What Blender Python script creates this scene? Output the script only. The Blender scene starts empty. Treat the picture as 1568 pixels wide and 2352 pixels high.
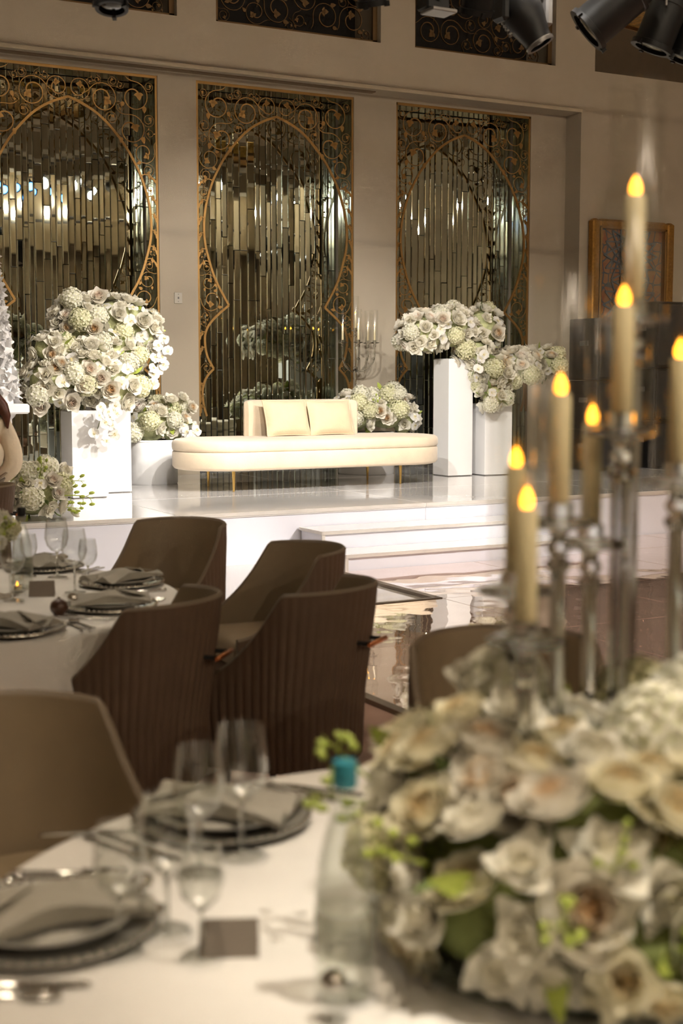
import bpy, math, random
from mathutils import Vector, Matrix, Quaternion
PI = math.pi
R = math.radians
sc = bpy.context.scene
COL = sc.collection

# ------------------------------------------------------------------ camera
cam_d = bpy.data.cameras.new('camera')
cam = bpy.data.objects.new('camera', cam_d); COL.objects.link(cam)
cam_d.sensor_fit = 'VERTICAL'; cam_d.sensor_height = 36.0; cam_d.sensor_width = 24.0
cam_d.lens = 3150.0/2352.0*36.0
PITCH = math.atan((1176-860)/3150.0); YAW = R(28.36)
cam.location = (0, 0, 1.62)
cam.rotation_euler = (PI/2-PITCH, 0, -YAW)
cam_d.clip_start = 0.05; cam_d.clip_end = 100
cam_d.dof.use_dof = True; cam_d.dof.focus_distance = 13.6; cam_d.dof.aperture_fstop = 2.7
cam_d.dof.aperture_blades = 9
sc.camera = cam

# ------------------------------------------------------------------ world and exposure
w = bpy.data.worlds.new('world'); sc.world = w; w.use_nodes = True
w.node_tree.nodes['Background'].inputs[0].default_value = (1.0, 0.82, 0.6, 1)
w.node_tree.nodes['Background'].inputs[1].default_value = 0.02
sc.view_settings.view_transform = 'Standard'; sc.view_settings.look = 'None'
sc.view_settings.gamma = 1.0; sc.view_settings.use_curve_mapping = False
sc.view_settings.exposure = 0.0
cy = sc.cycles
cy.use_denoising = True; cy.use_adaptive_sampling = True; cy.adaptive_threshold = 0.11; cy.adaptive_min_samples = 18; cy.use_light_tree = False
cy.max_bounces = 6; cy.diffuse_bounces = 2; cy.glossy_bounces = 3; cy.transmission_bounces = 5
cy.transparent_max_bounces = 16; cy.sample_clamp_indirect = 24.0; cy.caustics_reflective = False; cy.caustics_refractive = False
cy.blur_glossy = 0.3

# ------------------------------------------------------------------ lamps (fixtures that carry them are built further down)
WARM = (1.0, 0.83, 0.62); STAGE = (1.0, 0.94, 0.87); NEUT = (1.0, 0.90, 0.75)
def spot(name, loc, target, watts, color, angle, blend=0.3, radius=0.09):
    l = bpy.data.lights.new(name, 'SPOT'); l.energy = watts; l.color = color
    l.spot_size = R(angle); l.spot_blend = blend; l.shadow_soft_size = radius
    o = bpy.data.objects.new(name, l); COL.objects.link(o); o.location = loc
    o.rotation_euler = (Vector(target)-Vector(loc)).to_track_quat('-Z', 'Y').to_euler()
    return o
# (x, y, z) of each stage lantern on the high truss, where it points, watts, beam
STAGE_LAMPS = [
    ((1.2, 6.0, 5.1), (8.6, 13.4, 1.5), 1900, 24),
    ((3.0, 6.0, 5.1), (6.6, 14.2, 1.7), 850, 38),
    ((4.6, 6.0, 5.1), (6.8, 11.6, 0.3), 1500, 52),
    ((6.2, 6.0, 5.1), (4.3, 12.9, 1.2), 1700, 24),
    ((7.6, 6.0, 5.1), (6.6, 14.0, 1.5), 850, 40),
    ((9.2, 6.0, 5.1), (4.6, 11.3, 0.3), 2300, 42),
]
for p, t, e, a in STAGE_LAMPS:
    d = (Vector(t)-Vector(p)).normalized()
    spot('stage_spot_light', Vector(p)+d*0.16, t, e, STAGE, a, 0.7, 0.07)
# ceiling downlights added to light the room and tables: position, aim point on the floor, watts, beam
CEIL = 7.4
ADDED_DOWNLIGHTS = [((1.0, 2.4), (1.0, 1.65), 740, 42), ((2.2, 7.2), (1.35, 4.9), 380, 24), ((-2.0, 3.0), (-1.5, 3), 160, 90), ((4.9, 1.6), (4.9, 1.6), 160, 60), ((2.5, 0.3), (1.5, 1.5), 1500, 18), ((4.6, 5.2), (5.7, 6.2), 1100, 50),
              ((9.5, 11.0), (9.5, 11.4), 240, 90), ((12.8, 11.0), (12.8, 11.6), 300, 90), ((3.2, 10.0), (3.2, 11), 300, 100), ((9.5, 6.0), (9.5, 6), 700, 110), ((13.5, 6.0), (13.5, 6), 700, 110),
              ((5.0, -4.8), (5, -8), 900, 80), ((10.0, -4.8), (10, -8), 900, 80), ((0.5, -5.0), (0.5, -8), 700, 80), ((0.0, 9.0), (0, 9), 300, 100)]
ADDED_UPLIGHTS = [(-2.5, 700), (2.0, 850), (6.5, 850), (11.0, 850), (15.0, 700)]  # added behind the viewer so the ceiling shows bright in the mirrors
for x, e in ADDED_UPLIGHTS:
    spot('added_uplight_light', (x, -7.72, 6.30), (x, -5.0, 7.4), e, WARM, 150, 0.8, 0.1)
for (x, y), (tx, ty), e, a in ADDED_DOWNLIGHTS:
    spot('added_downlight_light', (x, y, CEIL-0.06), (tx, ty, 0.7), e, NEUT if a < 40 else WARM, a, 0.8, 0.10)

# ------------------------------------------------------------------ materials
def newmat(name):
    m = bpy.data.materials.new(name); m.use_nodes = True
    return m, m.node_tree, m.node_tree.nodes['Principled BSDF']
def setin(b, **k):
    for n, v in k.items():
        n = n.replace('_', ' ')
        if n in b.inputs: b.inputs[n].default_value = v
def mat(name, col, rough=0.5, metal=0.0, var=0.0, scale=8.0, bump=0.0, bscale=60.0, coat=0.0, detail=3.0, spec=0.5, emit=None, estr=0.0, sheen=0.0, objvar=0.0):
    m, nt, b = newmat(name)
    b.inputs['Base Color'].default_value = (*col, 1); b.inputs['Roughness'].default_value = rough
    b.inputs['Metallic'].default_value = metal; b.inputs['Coat Weight'].default_value = coat
    b.inputs['Coat Roughness'].default_value = 0.05
    b.inputs['Specular IOR Level'].default_value = spec
    b.inputs['Sheen Weight'].default_value = sheen
    if emit: b.inputs['Emission Color'].default_value = (*emit, 1); b.inputs['Emission Strength'].default_value = estr
    N = nt.nodes; L = nt.links
    tc = N.new('ShaderNodeTexCoord')
    if var > 0 or objvar > 0:
        no = N.new('ShaderNodeTexNoise'); no.inputs['Scale'].default_value = scale; no.inputs['Detail'].default_value = detail
        L.new(tc.outputs['Object'], no.inputs['Vector'])
        hs = N.new('ShaderNodeHueSaturation'); hs.inputs['Color'].default_value = (*col, 1)
        mr = N.new('ShaderNodeMapRange'); mr.inputs['From Min'].default_value = 0.3; mr.inputs['From Max'].default_value = 0.7
        mr.inputs['To Min'].default_value = 1-var; mr.inputs['To Max'].default_value = 1+var
        L.new(no.outputs['Fac'], mr.inputs['Value'])
        src = mr.outputs['Result']
        if objvar > 0:
            oi = N.new('ShaderNodeObjectInfo'); m2 = N.new('ShaderNodeMapRange')
            m2.inputs['To Min'].default_value = 1-objvar; m2.inputs['To Max'].default_value = 1+objvar*0.4
            L.new(oi.outputs['Random'], m2.inputs['Value'])
            mu = N.new('ShaderNodeMath'); mu.operation = 'MULTIPLY'
            L.new(src, mu.inputs[0]); L.new(m2.outputs['Result'], mu.inputs[1]); src = mu.outputs[0]
        L.new(src, hs.inputs['Value']); L.new(hs.outputs['Color'], b.inputs['Base Color'])
    if bump > 0:
        n2 = N.new('ShaderNodeTexNoise'); n2.inputs['Scale'].default_value = bscale; n2.inputs['Detail'].default_value = 2
        L.new(tc.outputs['Object'], n2.inputs['Vector'])
        bp = N.new('ShaderNodeBump'); bp.inputs['Strength'].default_value = bump; bp.inputs['Distance'].default_value = 0.02
        L.new(n2.outputs['Fac'], bp.inputs['Height']); L.new(bp.outputs['Normal'], b.inputs['Normal'])
    return m
def thin_glass(name, tint=(0.95, 0.96, 0.94), refl=1.0, ior=1.45, rough=0.0):
    m = bpy.data.materials.new(name); m.use_nodes = True; nt = m.node_tree; N = nt.nodes; L = nt.links
    N.remove(N['Principled BSDF']); out = N['Material Output']
    tr = N.new('ShaderNodeBsdfTransparent'); tr.inputs[0].default_value = (*tint, 1)
    gl = N.new('ShaderNodeBsdfGlossy'); gl.inputs['Roughness'].default_value = rough; gl.inputs[0].default_value = (1, 1, 1, 1)
    lw = N.new('ShaderNodeLayerWeight'); lw.inputs['Blend'].default_value = 0.5   # Schlick reflectance, the same from both sides
    pw = N.new('ShaderNodeMath'); pw.operation = 'POWER'; pw.inputs[1].default_value = 4.0
    mu = N.new('ShaderNodeMath'); mu.operation = 'MULTIPLY_ADD'; mu.inputs[1].default_value = 0.75*refl; mu.inputs[2].default_value = 0.05*refl; mu.use_clamp = True
    mx = N.new('ShaderNodeMixShader')
    L.new(lw.outputs['Facing'], pw.inputs[0]); L.new(pw.outputs[0], mu.inputs[0]); L.new(mu.outputs[0], mx.inputs[0]); L.new(tr.outputs[0], mx.inputs[1]); L.new(gl.outputs[0], mx.inputs[2])
    L.new(mx.outputs[0], out.inputs['Surface'])
    return m
def crystal(name, tint=(0.96, 0.97, 0.95), ior=1.5):
    m, nt, b = newmat(name)
    setin(b, Base_Color=(*tint, 1), Roughness=0.09, IOR=ior); b.inputs['Transmission Weight'].default_value = 1.0
    return m
def petal(name, inner, outer, trans=0.38):
    # colour runs from the heart of the bloom to the petal edge by the stored attribute "edge"
    m, nt, b = newmat(name); N = nt.nodes; L = nt.links
    at = N.new('ShaderNodeAttribute'); at.attribute_name = 'edge'
    cr = N.new('ShaderNodeValToRGB'); cr.color_ramp.elements[0].color = (*inner, 1); cr.color_ramp.elements[1].color = (*outer, 1)
    cr.color_ramp.elements[0].position = 0.05; cr.color_ramp.elements[1].position = 0.6
    L.new(at.outputs['Fac'], cr.inputs[0])
    oi = N.new('ShaderNodeObjectInfo'); mr = N.new('ShaderNodeMapRange'); mr.inputs['To Min'].default_value = 0.88; mr.inputs['To Max'].default_value = 1.03
    L.new(oi.outputs['Random'], mr.inputs['Value'])
    hs = N.new('ShaderNodeHueSaturation'); L.new(cr.outputs[0], hs.inputs['Color']); L.new(mr.outputs[0], hs.inputs['Value'])
    L.new(hs.outputs[0], b.inputs['Base Color'])
    b.inputs['Roughness'].default_value = 0.6; b.inputs['Specular IOR Level'].default_value = 0.25
    tl = N.new('ShaderNodeBsdfTranslucent'); L.new(hs.outputs[0], tl.inputs[0])
    mx = N.new('ShaderNodeMixShader'); mx.inputs[0].default_value = trans
    L.new(b.outputs[0], mx.inputs[1]); L.new(tl.outputs[0], mx.inputs[2]); L.new(mx.outputs[0], N['Material Output'].inputs['Surface'])
    return m
M = {}
M['wall'] = mat('plaster', (0.50, 0.435, 0.335), 0.85, var=0.03, scale=1.2, bump=0.12, bscale=140, spec=0.2)
M['ceil'] = mat('ceiling_paint', (0.58, 0.51, 0.41), 0.9, var=0.03, scale=1)
M['darkrecess'] = mat('dark_recess', (0.012, 0.010, 0.008), 0.8, var=0.1)
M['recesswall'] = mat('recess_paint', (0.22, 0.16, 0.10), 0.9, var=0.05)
M['lit_edge'] = mat('lit_edge_paint', (0.66, 0.58, 0.43), 0.8, var=0.03)  # lighter than the wall: bounced light put into the colour
M['marble'] = mat('polished_stone', (0.46, 0.42, 0.37), 0.10, var=0.14, scale=1.4, coat=0.7, spec=0.6, detail=8)
M['gold'] = mat('gilded_metal', (0.36, 0.205, 0.065), 0.42, 0.75, var=0.08, scale=5)
M['bronze'] = mat('dark_bronze', (0.17, 0.10, 0.04), 0.5, 0.6, var=0.1, scale=5)
M['mirror'] = mat('mirror_silver', (0.68, 0.75, 0.67), 0.015, 1.0, var=0.03, scale=1.5)
M['reveal'] = mat('mirror_reveal', (0.62, 0.66, 0.58), 0.12, 1.0, var=0.05, scale=3)
M['deck'] = mat('white_gloss_deck', (0.78, 0.76, 0.75), 0.06, 0.0, var=0.015, scale=2, coat=0.35, spec=0.5)
M['riser'] = mat('white_satin_riser', (0.76, 0.76, 0.84), 0.3, var=0.02, scale=3)
M['alu'] = mat('aluminium_trim', (0.70, 0.66, 0.62), 0.4, 0.2, var=0.05)
M['brasstrim'] = mat('bronze_trim', (0.18, 0.14, 0.10), 0.35, 0.7, var=0.05)
M['carpet'] = mat('carpet', (0.36, 0.23, 0.18), 0.75, var=0.12, scale=3, bump=0.25, bscale=220, spec=0.3)
M['pillar'] = mat('white_plinth', (0.80, 0.79, 0.78), 0.45, var=0.012, scale=4)
M['velvet'] = mat('ivory_velvet', (0.68, 0.56, 0.41), 0.85, var=0.05, scale=7, bump=0.08, bscale=90, sheen=0.4, spec=0.2)
M['velvet2'] = mat('ivory_cushion', (0.70, 0.55, 0.37), 0.8, var=0.04, scale=9, bump=0.1, bscale=60, sheen=0.3, spec=0.2)
M['brass'] = mat('brass', (0.75, 0.50, 0.16), 0.22, 1.0, var=0.03)
M['copper'] = mat('copper_bar', (0.95, 0.40, 0.18), 0.25, 1.0, var=0.03)
M['chair_in'] = mat('taupe_leather', (0.26, 0.195, 0.12), 0.5, var=0.05, scale=6, bump=0.05, bscale=120, spec=0.35)
M['chair_out'] = mat('brown_channel_fabric', (0.125, 0.08, 0.052), 0.6, var=0.06, scale=10, bump=0.06, bscale=200, spec=0.3)
M['chair_rim'] = mat('taupe_piping', (0.16, 0.118, 0.074), 0.55, var=0.05, scale=8)
M['wood'] = mat('dark_wood', (0.07, 0.03, 0.015), 0.35, var=0.25, scale=12)
M['cloth'] = mat('table_linen', (0.78, 0.755, 0.71), 0.85, var=0.04, scale=5, bump=0.15, bscale=260, spec=0.2)
M['napkin'] = mat('grey_linen_napkin', (0.38, 0.355, 0.30), 0.85, var=0.05, scale=9, bump=0.15, bscale=200, spec=0.2)
M['china'] = mat('grey_china', (0.50, 0.48, 0.43), 0.18, var=0.02, coat=0.6)
M['charger'] = mat('silver_rim_charger', (0.42, 0.40, 0.35), 0.22, 0.45, var=0.05, scale=20)
M['steel'] = mat('polished_steel', (0.62, 0.60, 0.56), 0.2, 1.0, var=0.03)
M['black'] = mat('black_housing', (0.010, 0.010, 0.010), 0.4, var=0.1, scale=20, spec=0.3)
M['blackmatte'] = mat('black_matte', (0.01, 0.01, 0.01), 0.7, var=0.1, scale=20)
M['greymetal'] = mat('grey_metal', (0.18, 0.17, 0.16), 0.35, 0.7, var=0.1)
M['lens'] = mat('lens_glass', (0.015, 0.015, 0.017), 0.15, 0.0, var=0.05, coat=1.0)
M['lamp'] = mat('lit_lens', (1, 1, 1), 0.3, emit=(1.0, 0.95, 0.86), estr=60)
M['lampblue'] = mat('blue_indicator', (0.1, 0.3, 1), 0.3, emit=(0.1, 0.35, 1.0), estr=12)
M['down'] = mat('added_lamp_lens', (1, 1, 1), 0.3, emit=(1.0, 0.84, 0.62), estr=90)
M['flame'] = mat('led_flame', (1, 0.5, 0.1), 0.4, emit=(1.0, 0.36, 0.02), estr=7.0)
M['flamecore'] = mat('led_flame_core', (1, 0.8, 0.4), 0.4, emit=(1.0, 0.62, 0.14), estr=14)
M['wax'] = mat('cream_wax', (0.74, 0.62, 0.36), 0.55, var=0.03)
M['glass'] = thin_glass('clear_glass', (0.95, 0.955, 0.945), 1.35, rough=0.18)
M['tube'] = thin_glass('hurricane_glass', (0.975, 0.98, 0.97), 0.9, rough=0.16)
M['bottle'] = thin_glass('bottle_glass', (0.955, 0.97, 0.95), 1.2, rough=0.15)
M['darkglass'] = thin_glass('smoked_glass', (0.8, 0.84, 0.8), 1.2)
M['crystal'] = crystal('cut_crystal', (0.84, 0.85, 0.82))
M['teal'] = mat('teal_cap', (0.03, 0.24, 0.30), 0.4, var=0.05)
M['paper'] = mat('bottle_label_paper', (0.72, 0.70, 0.62), 0.7, var=0.04)
M['card'] = mat('taupe_card', (0.20, 0.165, 0.13), 0.8, var=0.04)
M['core'] = mat('foliage_core', (0.48, 0.50, 0.26), 0.9, var=0.3, scale=12, bump=0.5, bscale=30)
M['leaf'] = mat('leaf_green', (0.14, 0.20, 0.045), 0.5, var=0.15, scale=10, objvar=0.35)
M['lime'] = mat('lime_bud', (0.40, 0.48, 0.08), 0.5, var=0.15, scale=10, objvar=0.25)
M['rosewhite'] = petal('rose_white', (0.88, 0.83, 0.66), (0.91, 0.87, 0.75))
M['roseblush'] = petal('rose_blush', (0.91, 0.74, 0.60), (0.91, 0.86, 0.75))
M['rosepeach'] = petal('rose_peach', (0.93, 0.66, 0.36), (0.89, 0.84, 0.72))
M['hydra'] = petal('hydrangea_white', (0.78, 0.78, 0.50), (0.90, 0.87, 0.74))
M['hydragreen'] = petal('hydrangea_ivory', (0.66, 0.68, 0.34), (0.86, 0.83, 0.60))
M['rosecream'] = petal('rose_cream', (0.82, 0.64, 0.34), (0.88, 0.82, 0.61))
M['hydracream'] = petal('hydrangea_cream', (0.52, 0.54, 0.18), (0.84, 0.79, 0.54))
M['coregreen'] = mat('deep_foliage', (0.17, 0.20, 0.055), 0.8, var=0.3, scale=14, bump=0.5, bscale=30)
M['orchid'] = petal('orchid_white', (0.80, 0.70, 0.35), (0.90, 0.88, 0.84))
M['sugar'] = petal('sugar_petal', (0.80, 0.78, 0.76), (0.86, 0.84, 0.83), 0.15)
M['skin'] = mat('skin', (0.55, 0.32, 0.22), 0.5, var=0.03)
M['hair'] = mat('auburn_hair', (0.11, 0.035, 0.018), 0.4, var=0.3, scale=30)
M['jacket'] = mat('cream_jacket', (0.72, 0.60, 0.44), 0.8, var=0.04, scale=10, bump=0.2, bscale=25)
M['trouser'] = mat('beige_trousers', (0.30, 0.24, 0.18), 0.8, var=0.05)
M['goldleaf'] = mat('gold_leaf_panel', (0.55, 0.34, 0.10), 0.32, 0.9, var=0.45, scale=14, bump=1.0, bscale=24)
M['frame'] = mat('picture_frame_gold', (0.42, 0.22, 0.05), 0.35, 0.8, var=0.2, scale=40, bump=0.3, bscale=90)
M['grille'] = mat('speaker_grille', (0.012, 0.012, 0.012), 0.6, var=0.4, scale=160, bump=0.6, bscale=200)
M['plastic'] = mat('white_plastic', (0.52, 0.48, 0.40), 0.4, var=0.02)
M['switchgrey'] = mat('grey_plastic', (0.12, 0.11, 0.10), 0.4, var=0.05)
for k_ in ('lamp', 'lampblue', 'down', 'flame', 'flamecore'):
    M[k_].cycles.emission_sampling = 'NONE'      # tiny lenses: their light comes from the lamp beside them
# ------------------------------------------------------------------ mesh helpers
class MB:
    def __init__(s): s.v = []; s.f = []; s.a = None
    def add(s, vs, fs):
        o = len(s.v); s.v += [tuple(p) for p in vs]; s.f += [tuple(i+o for i in f) for f in fs]; return s
    def box(s, c, d, rz=0.0, bev=0.0):
        x, y, z = d[0]/2, d[1]/2, d[2]/2; ca, sa = math.cos(rz), math.sin(rz)
        if bev <= 0:
            P = [(-x,-y,-z),(x,-y,-z),(x,y,-z),(-x,y,-z),(-x,-y,z),(x,-y,z),(x,y,z),(-x,y,z)]
            F = [(0,3,2,1),(4,5,6,7),(0,1,5,4),(1,2,6,5),(2,3,7,6),(3,0,4,7)]
        else:
            b = min(bev, x*0.9, y*0.9, z*0.9); P = []; F = []
            for zz, ins in ((-z, b), (-z+b, 0), (z-b, 0), (z, b)):
                xx, yy = x-ins, y-ins; k = min(b, xx, yy)*0.6
                P += [(-xx+k,-yy,zz),(xx-k,-yy,zz),(xx,-yy+k,zz),(xx,yy-k,zz),(xx-k,yy,zz),(-xx+k,yy,zz),(-xx,yy-k,zz),(-xx,-yy+k,zz)]
            for j in range(3):
                for i in range(8): F.append((j*8+i, j*8+(i+1)%8, (j+1)*8+(i+1)%8, (j+1)*8+i))
            F += [tuple(range(7,-1,-1)), tuple(range(24,32))]
        return s.add([(c[0]+p[0]*ca-p[1]*sa, c[1]+p[0]*sa+p[1]*ca, c[2]+p[2]) for p in P], F)
    def lathe(s, prof, n=24, c=(0,0,0), cap0=False, cap1=False, sx=1.0, sy=1.0):
        V = []; F = []
        for r, z in prof:
            for i in range(n):
                a = 2*PI*i/n; V.append((c[0]+r*sx*math.cos(a), c[1]+r*sy*math.sin(a), c[2]+z))
        m = len(prof)
        for j in range(m-1):
            for i in range(n): F.append((j*n+i, j*n+(i+1)%n, (j+1)*n+(i+1)%n, (j+1)*n+i))
        if cap0: F.append(tuple(range(n-1,-1,-1)))
        if cap1: F.append(tuple((m-1)*n+i for i in range(n)))
        return s.add(V, F)
    def tube(s, path, r, n=8, caps=True):
        P = [Vector(p) for p in path]; m = len(P); V = []; F = []
        rad = r if isinstance(r, (list, tuple)) else [r]*m
        t0 = (P[1]-P[0]).normalized(); u = t0.orthogonal().normalized()
        for j in range(m):
            t = (P[min(j+1,m-1)]-P[max(j-1,0)]).normalized()
            u = (u - t*u.dot(t)); u = u.normalized() if u.length > 1e-6 else t.orthogonal().normalized()
            w_ = t.cross(u)
            for i in range(n):
                a = 2*PI*i/n; V.append(P[j]+(u*math.cos(a)+w_*math.sin(a))*rad[j])
        for j in range(m-1):
            for i in range(n): F.append((j*n+i, j*n+(i+1)%n, (j+1)*n+(i+1)%n, (j+1)*n+i))
        if caps: F += [tuple(range(n-1,-1,-1)), tuple((m-1)*n+i for i in range(n))]
        return s.add(V, F)
    def ell(s, c, r, nu=14, nv=8):
        V = [(c[0],c[1],c[2]-r[2])]; F = []
        for j in range(1, nv):
            t = -PI/2+PI*j/nv
            for i in range(nu):
                a = 2*PI*i/nu; V.append((c[0]+r[0]*math.cos(t)*math.cos(a), c[1]+r[1]*math.cos(t)*math.sin(a), c[2]+r[2]*math.sin(t)))
        V.append((c[0],c[1],c[2]+r[2])); last = len(V)-1
        for i in range(nu):
            F.append((0, 1+(i+1)%nu, 1+i)); F.append((last, last-nu+i, last-nu+(i+1)%nu))
        for j in range(nv-2):
            for i in range(nu): F.append((1+j*nu+i, 1+j*nu+(i+1)%nu, 1+(j+1)*nu+(i+1)%nu, 1+(j+1)*nu+i))
        return s.add(V, F)
    def grid(s, fn, nu, nv, flip=False):
        V = [fn(i/(nu-1), j/(nv-1)) for j in range(nv) for i in range(nu)]; F = []
        for j in range(nv-1):
            for i in range(nu-1):
                q = (j*nu+i, j*nu+i+1, (j+1)*nu+i+1, (j+1)*nu+i); F.append(q[::-1] if flip else q)
        return s.add(V, F)
    def ribbon(s, pts, wid, thick, y0=0.0):
        # flat band in the x-z plane along 2-D points, with thickness along y
        m = len(pts); Lf = []; Rt = []
        for j in range(m):
            ax, az = pts[max(j-1,0)]; bx_, bz = pts[min(j+1,m-1)]
            dx, dz = bx_-ax, bz-az; l = math.hypot(dx, dz) or 1.0
            h = (wid[j] if isinstance(wid, (list, tuple)) else wid)/2; nx, nz = -dz/l*h, dx/l*h
            Lf.append((pts[j][0]+nx, pts[j][1]+nz)); Rt.append((pts[j][0]-nx, pts[j][1]-nz))
        V = []; F = []
        for j in range(m):
            V += [(Lf[j][0], y0, Lf[j][1]), (Rt[j][0], y0, Rt[j][1]), (Rt[j][0], y0+thick, Rt[j][1]), (Lf[j][0], y0+thick, Lf[j][1])]
        for j in range(m-1):
            a = j*4; b = a+4
            for k in range(4): F.append((a+k, a+(k+1)%4, b+(k+1)%4, b+k))
        F += [(3,2,1,0), tuple((m-1)*4+k for k in range(4))]
        return s.add(V, F)
    def poly(s, pts, thick, y0=0.0):
        n = len(pts); V = [(x, y0, z) for x, z in pts]+[(x, y0+thick, z) for x, z in pts]
        F = [tuple(range(n)), tuple(range(2*n-1, n-1, -1))]+[(i, i+n, (i+1)%n+n, (i+1)%n) for i in range(n)]
        return s.add(V, F)
    def mesh(s, name, m, smooth=True, edge=None, sharp=True):
        me = bpy.data.meshes.new(name); me.from_pydata(s.v, [], s.f)
        if m: me.materials.append(m)
        if smooth:
            me.polygons.foreach_set('use_smooth', [True]*len(me.polygons))
        if edge is not None:
            at = me.attributes.new('edge', 'FLOAT', 'POINT'); at.data.foreach_set('value', edge)
        me.update()
        if smooth and sharp:
            try: me.set_sharp_from_angle(angle=R(40))
            except Exception: pass
        return me
    def build(s, name, m, parent=None, smooth=True, loc=None, rot=None):
        return link(name, s.mesh(name, m, smooth), parent, loc, rot)
def link(name, me, parent=None, loc=None, rot=None, scale=None):
    o = bpy.data.objects.new(name, me); COL.objects.link(o)
    if parent is not None: o.parent = parent
    if loc is not None: o.location = loc
    if rot is not None:
        if isinstance(rot, Quaternion): o.rotation_mode = 'QUATERNION'; o.rotation_quaternion = rot
        else: o.rotation_euler = rot
    if scale is not None: o.scale = scale if isinstance(scale, (tuple, list)) else (scale,)*3
    return o
def tag(o, label, cat, group=None, kind=None):
    o['label'] = label
    if cat: o['category'] = cat
    if group: o['group'] = group
    if kind: o['kind'] = kind
    return o
def thing(name, label, cat, loc=(0,0,0), rz=0.0, group=None):
    o = bpy.data.objects.new(name, None); COL.objects.link(o); o.empty_display_size = 0.1
    o.location = loc; o.rotation_euler = (0, 0, rz)
    return tag(o, label, cat, group)
def struct(o, label=None):
    o['kind'] = 'structure'
    if label: o['label'] = label
    return o
def copy_tree(o, parent=None, label=None, loc=None, rz=None):
    c = o.copy(); COL.objects.link(c); c.parent = parent
    if label: c['label'] = label
    if loc is not None: c.location = loc
    if rz is not None: c.rotation_euler = (0, 0, rz)
    for ch in o.children: copy_tree(ch, c)
    return c
def face_dir(f):   # rotation that turns local -Y towards f
    return math.atan2(f[0], -f[1])
def box_obj(name, c, d, m, parent=None, rz=0.0, bev=0.0):
    return MB().box(c, d, rz, bev).build(name, m, parent, smooth=False)

# ------------------------------------------------------------------ the room
YW, YB = 15.0, 14.68          # lower wall plane / upper (bulkhead) plane
ZS = 5.03                     # underside of the bulkhead
YM = 15.46                    # mirror plane inside the niches
PANELS = [(3.66, 5.73), (6.20, 8.27), (8.87, 10.92)]
ZT, Z0 = 4.98, 0.45
WINS = [(3.78, 5.85), (6.32, 8.46), (8.94, 11.06)]
ZW, ZWT = 5.58, 6.7
XL, XR, YBK = -5.0, 17.0, -8.0; YS0 = 10.6
wb = MB()
def bx(b, x0, x1, y0, y1, z0, z1): b.box(((x0+x1)/2, (y0+y1)/2, (z0+z1)/2), (x1-x0, y1-y0, z1-z0))
prev = XL
for a, b_ in PANELS:
    bx(wb, prev, a, YW, YM+0.25, 0, ZS); bx(wb, a, b_, YW, YM+0.25, ZT, ZS); bx(wb, a, b_, YM+0.03, YM+0.25, 0, ZT); prev = b_
bx(wb, prev, 11.49, YW, YM+0.25, 0, ZS)
bx(wb, 11.49, XR, YB, YM+0.25, 0, 5.575)                      # wall to the right, in the plane of the bulkhead
prev = XL
for a, b_ in WINS:
    bx(wb, prev, a, YB, YM+0.25, ZS, CEIL); bx(wb, a, b_, YB, YM+0.25, ZS, ZW); bx(wb, a, b_, YB, YM+0.25, ZWT, CEIL); prev = b_
bx(wb, prev, 11.49, YB, YM+0.25, ZS, 5.575); bx(wb, prev, 11.70, YB, YM+0.25, 5.575, CEIL)
struct(wb.build('wall_back', M['wall'], smooth=False), 'beige plaster wall behind the stage with three tall mirror niches')
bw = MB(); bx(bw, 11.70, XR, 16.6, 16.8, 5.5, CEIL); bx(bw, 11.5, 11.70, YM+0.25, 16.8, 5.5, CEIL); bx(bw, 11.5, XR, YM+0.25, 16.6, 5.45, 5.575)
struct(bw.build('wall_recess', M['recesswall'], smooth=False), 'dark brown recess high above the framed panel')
struct(box_obj('floor', ((XL+XR)/2, 3.6, -0.05), (XR-XL, 23.6, 0.1), M['carpet']), 'pinkish brown floor between the tables')
struct(box_obj('floor_polished', ((XL+5.206)/2, (6.6+YS0)/2, 0.002), (5.206-XL, YS0-6.6, 0.004), M['marble']), 'polished stone floor strip before the stage')
struct(box_obj('trim_3', ((XL+11.49)/2, YB-0.012, ZS+0.018), (11.49-XL, 0.024, 0.04), M['lit_edge']), 'pale strip painted as bounced light along the lower bulkhead edge')  # added strip, its pale colour stands for the lit bulkhead underside
struct(box_obj('ceiling', ((XL+XR)/2, 4.4, CEIL+0.06), (XR-XL+0.6, 25.2, 0.12), M['ceil']))
struct(box_obj('wall_left', (XL-0.1, 3.6, CEIL/2), (0.2, 23.6, CEIL), M['wall']))
struct(box_obj('wall_right', (XR+0.1, 4.3, CEIL/2), (0.2, 25.0, CEIL), M['wall']))
# wall behind the viewer: plaster with dark curtained bays between pilasters, seen only in the mirrors
wr = MB(); bx(wr, XL, XR, YBK-0.2, YBK, 0, CEIL)
for i in range(8): bx(wr, XL+i*2.9, XL+i*2.9+0.8, YBK, YBK+0.35, 0, 5.2)
bx(wr, XL, XR, YBK, YBK+0.5, 5.2, 6.1)
struct(wr.build('wall_rear', M['wall'], smooth=False))
for i in range(4):
    struct(box_obj('window_%d' % (i+4), (XL+i*5.8+1.85, YBK+0.06, 2.0), (2.0, 0.1, 3.8), M['recesswall']))
for i, y in enumerate((-4.5, -0.5, 3.4)):   # ceiling beams
    struct(box_obj('trim_%d' % (i+4), ((XL+XR)/2, y, CEIL-0.35), (XR-XL, 0.7, 0.7), M['wall']))
# slot in the bulkhead underside and the skirting
struct(box_obj('trim_1', (4.4, 14.83, ZS-0.004), (8.1, 0.10, 0.016), M['recesswall']), 'dark linear slot under the bulkhead')
struct(box_obj('trim_2', ((XL+3.66)/2, YW-0.01, 0.5), (3.66-XL, 0.02, 0.1), M['wall']))

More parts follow.
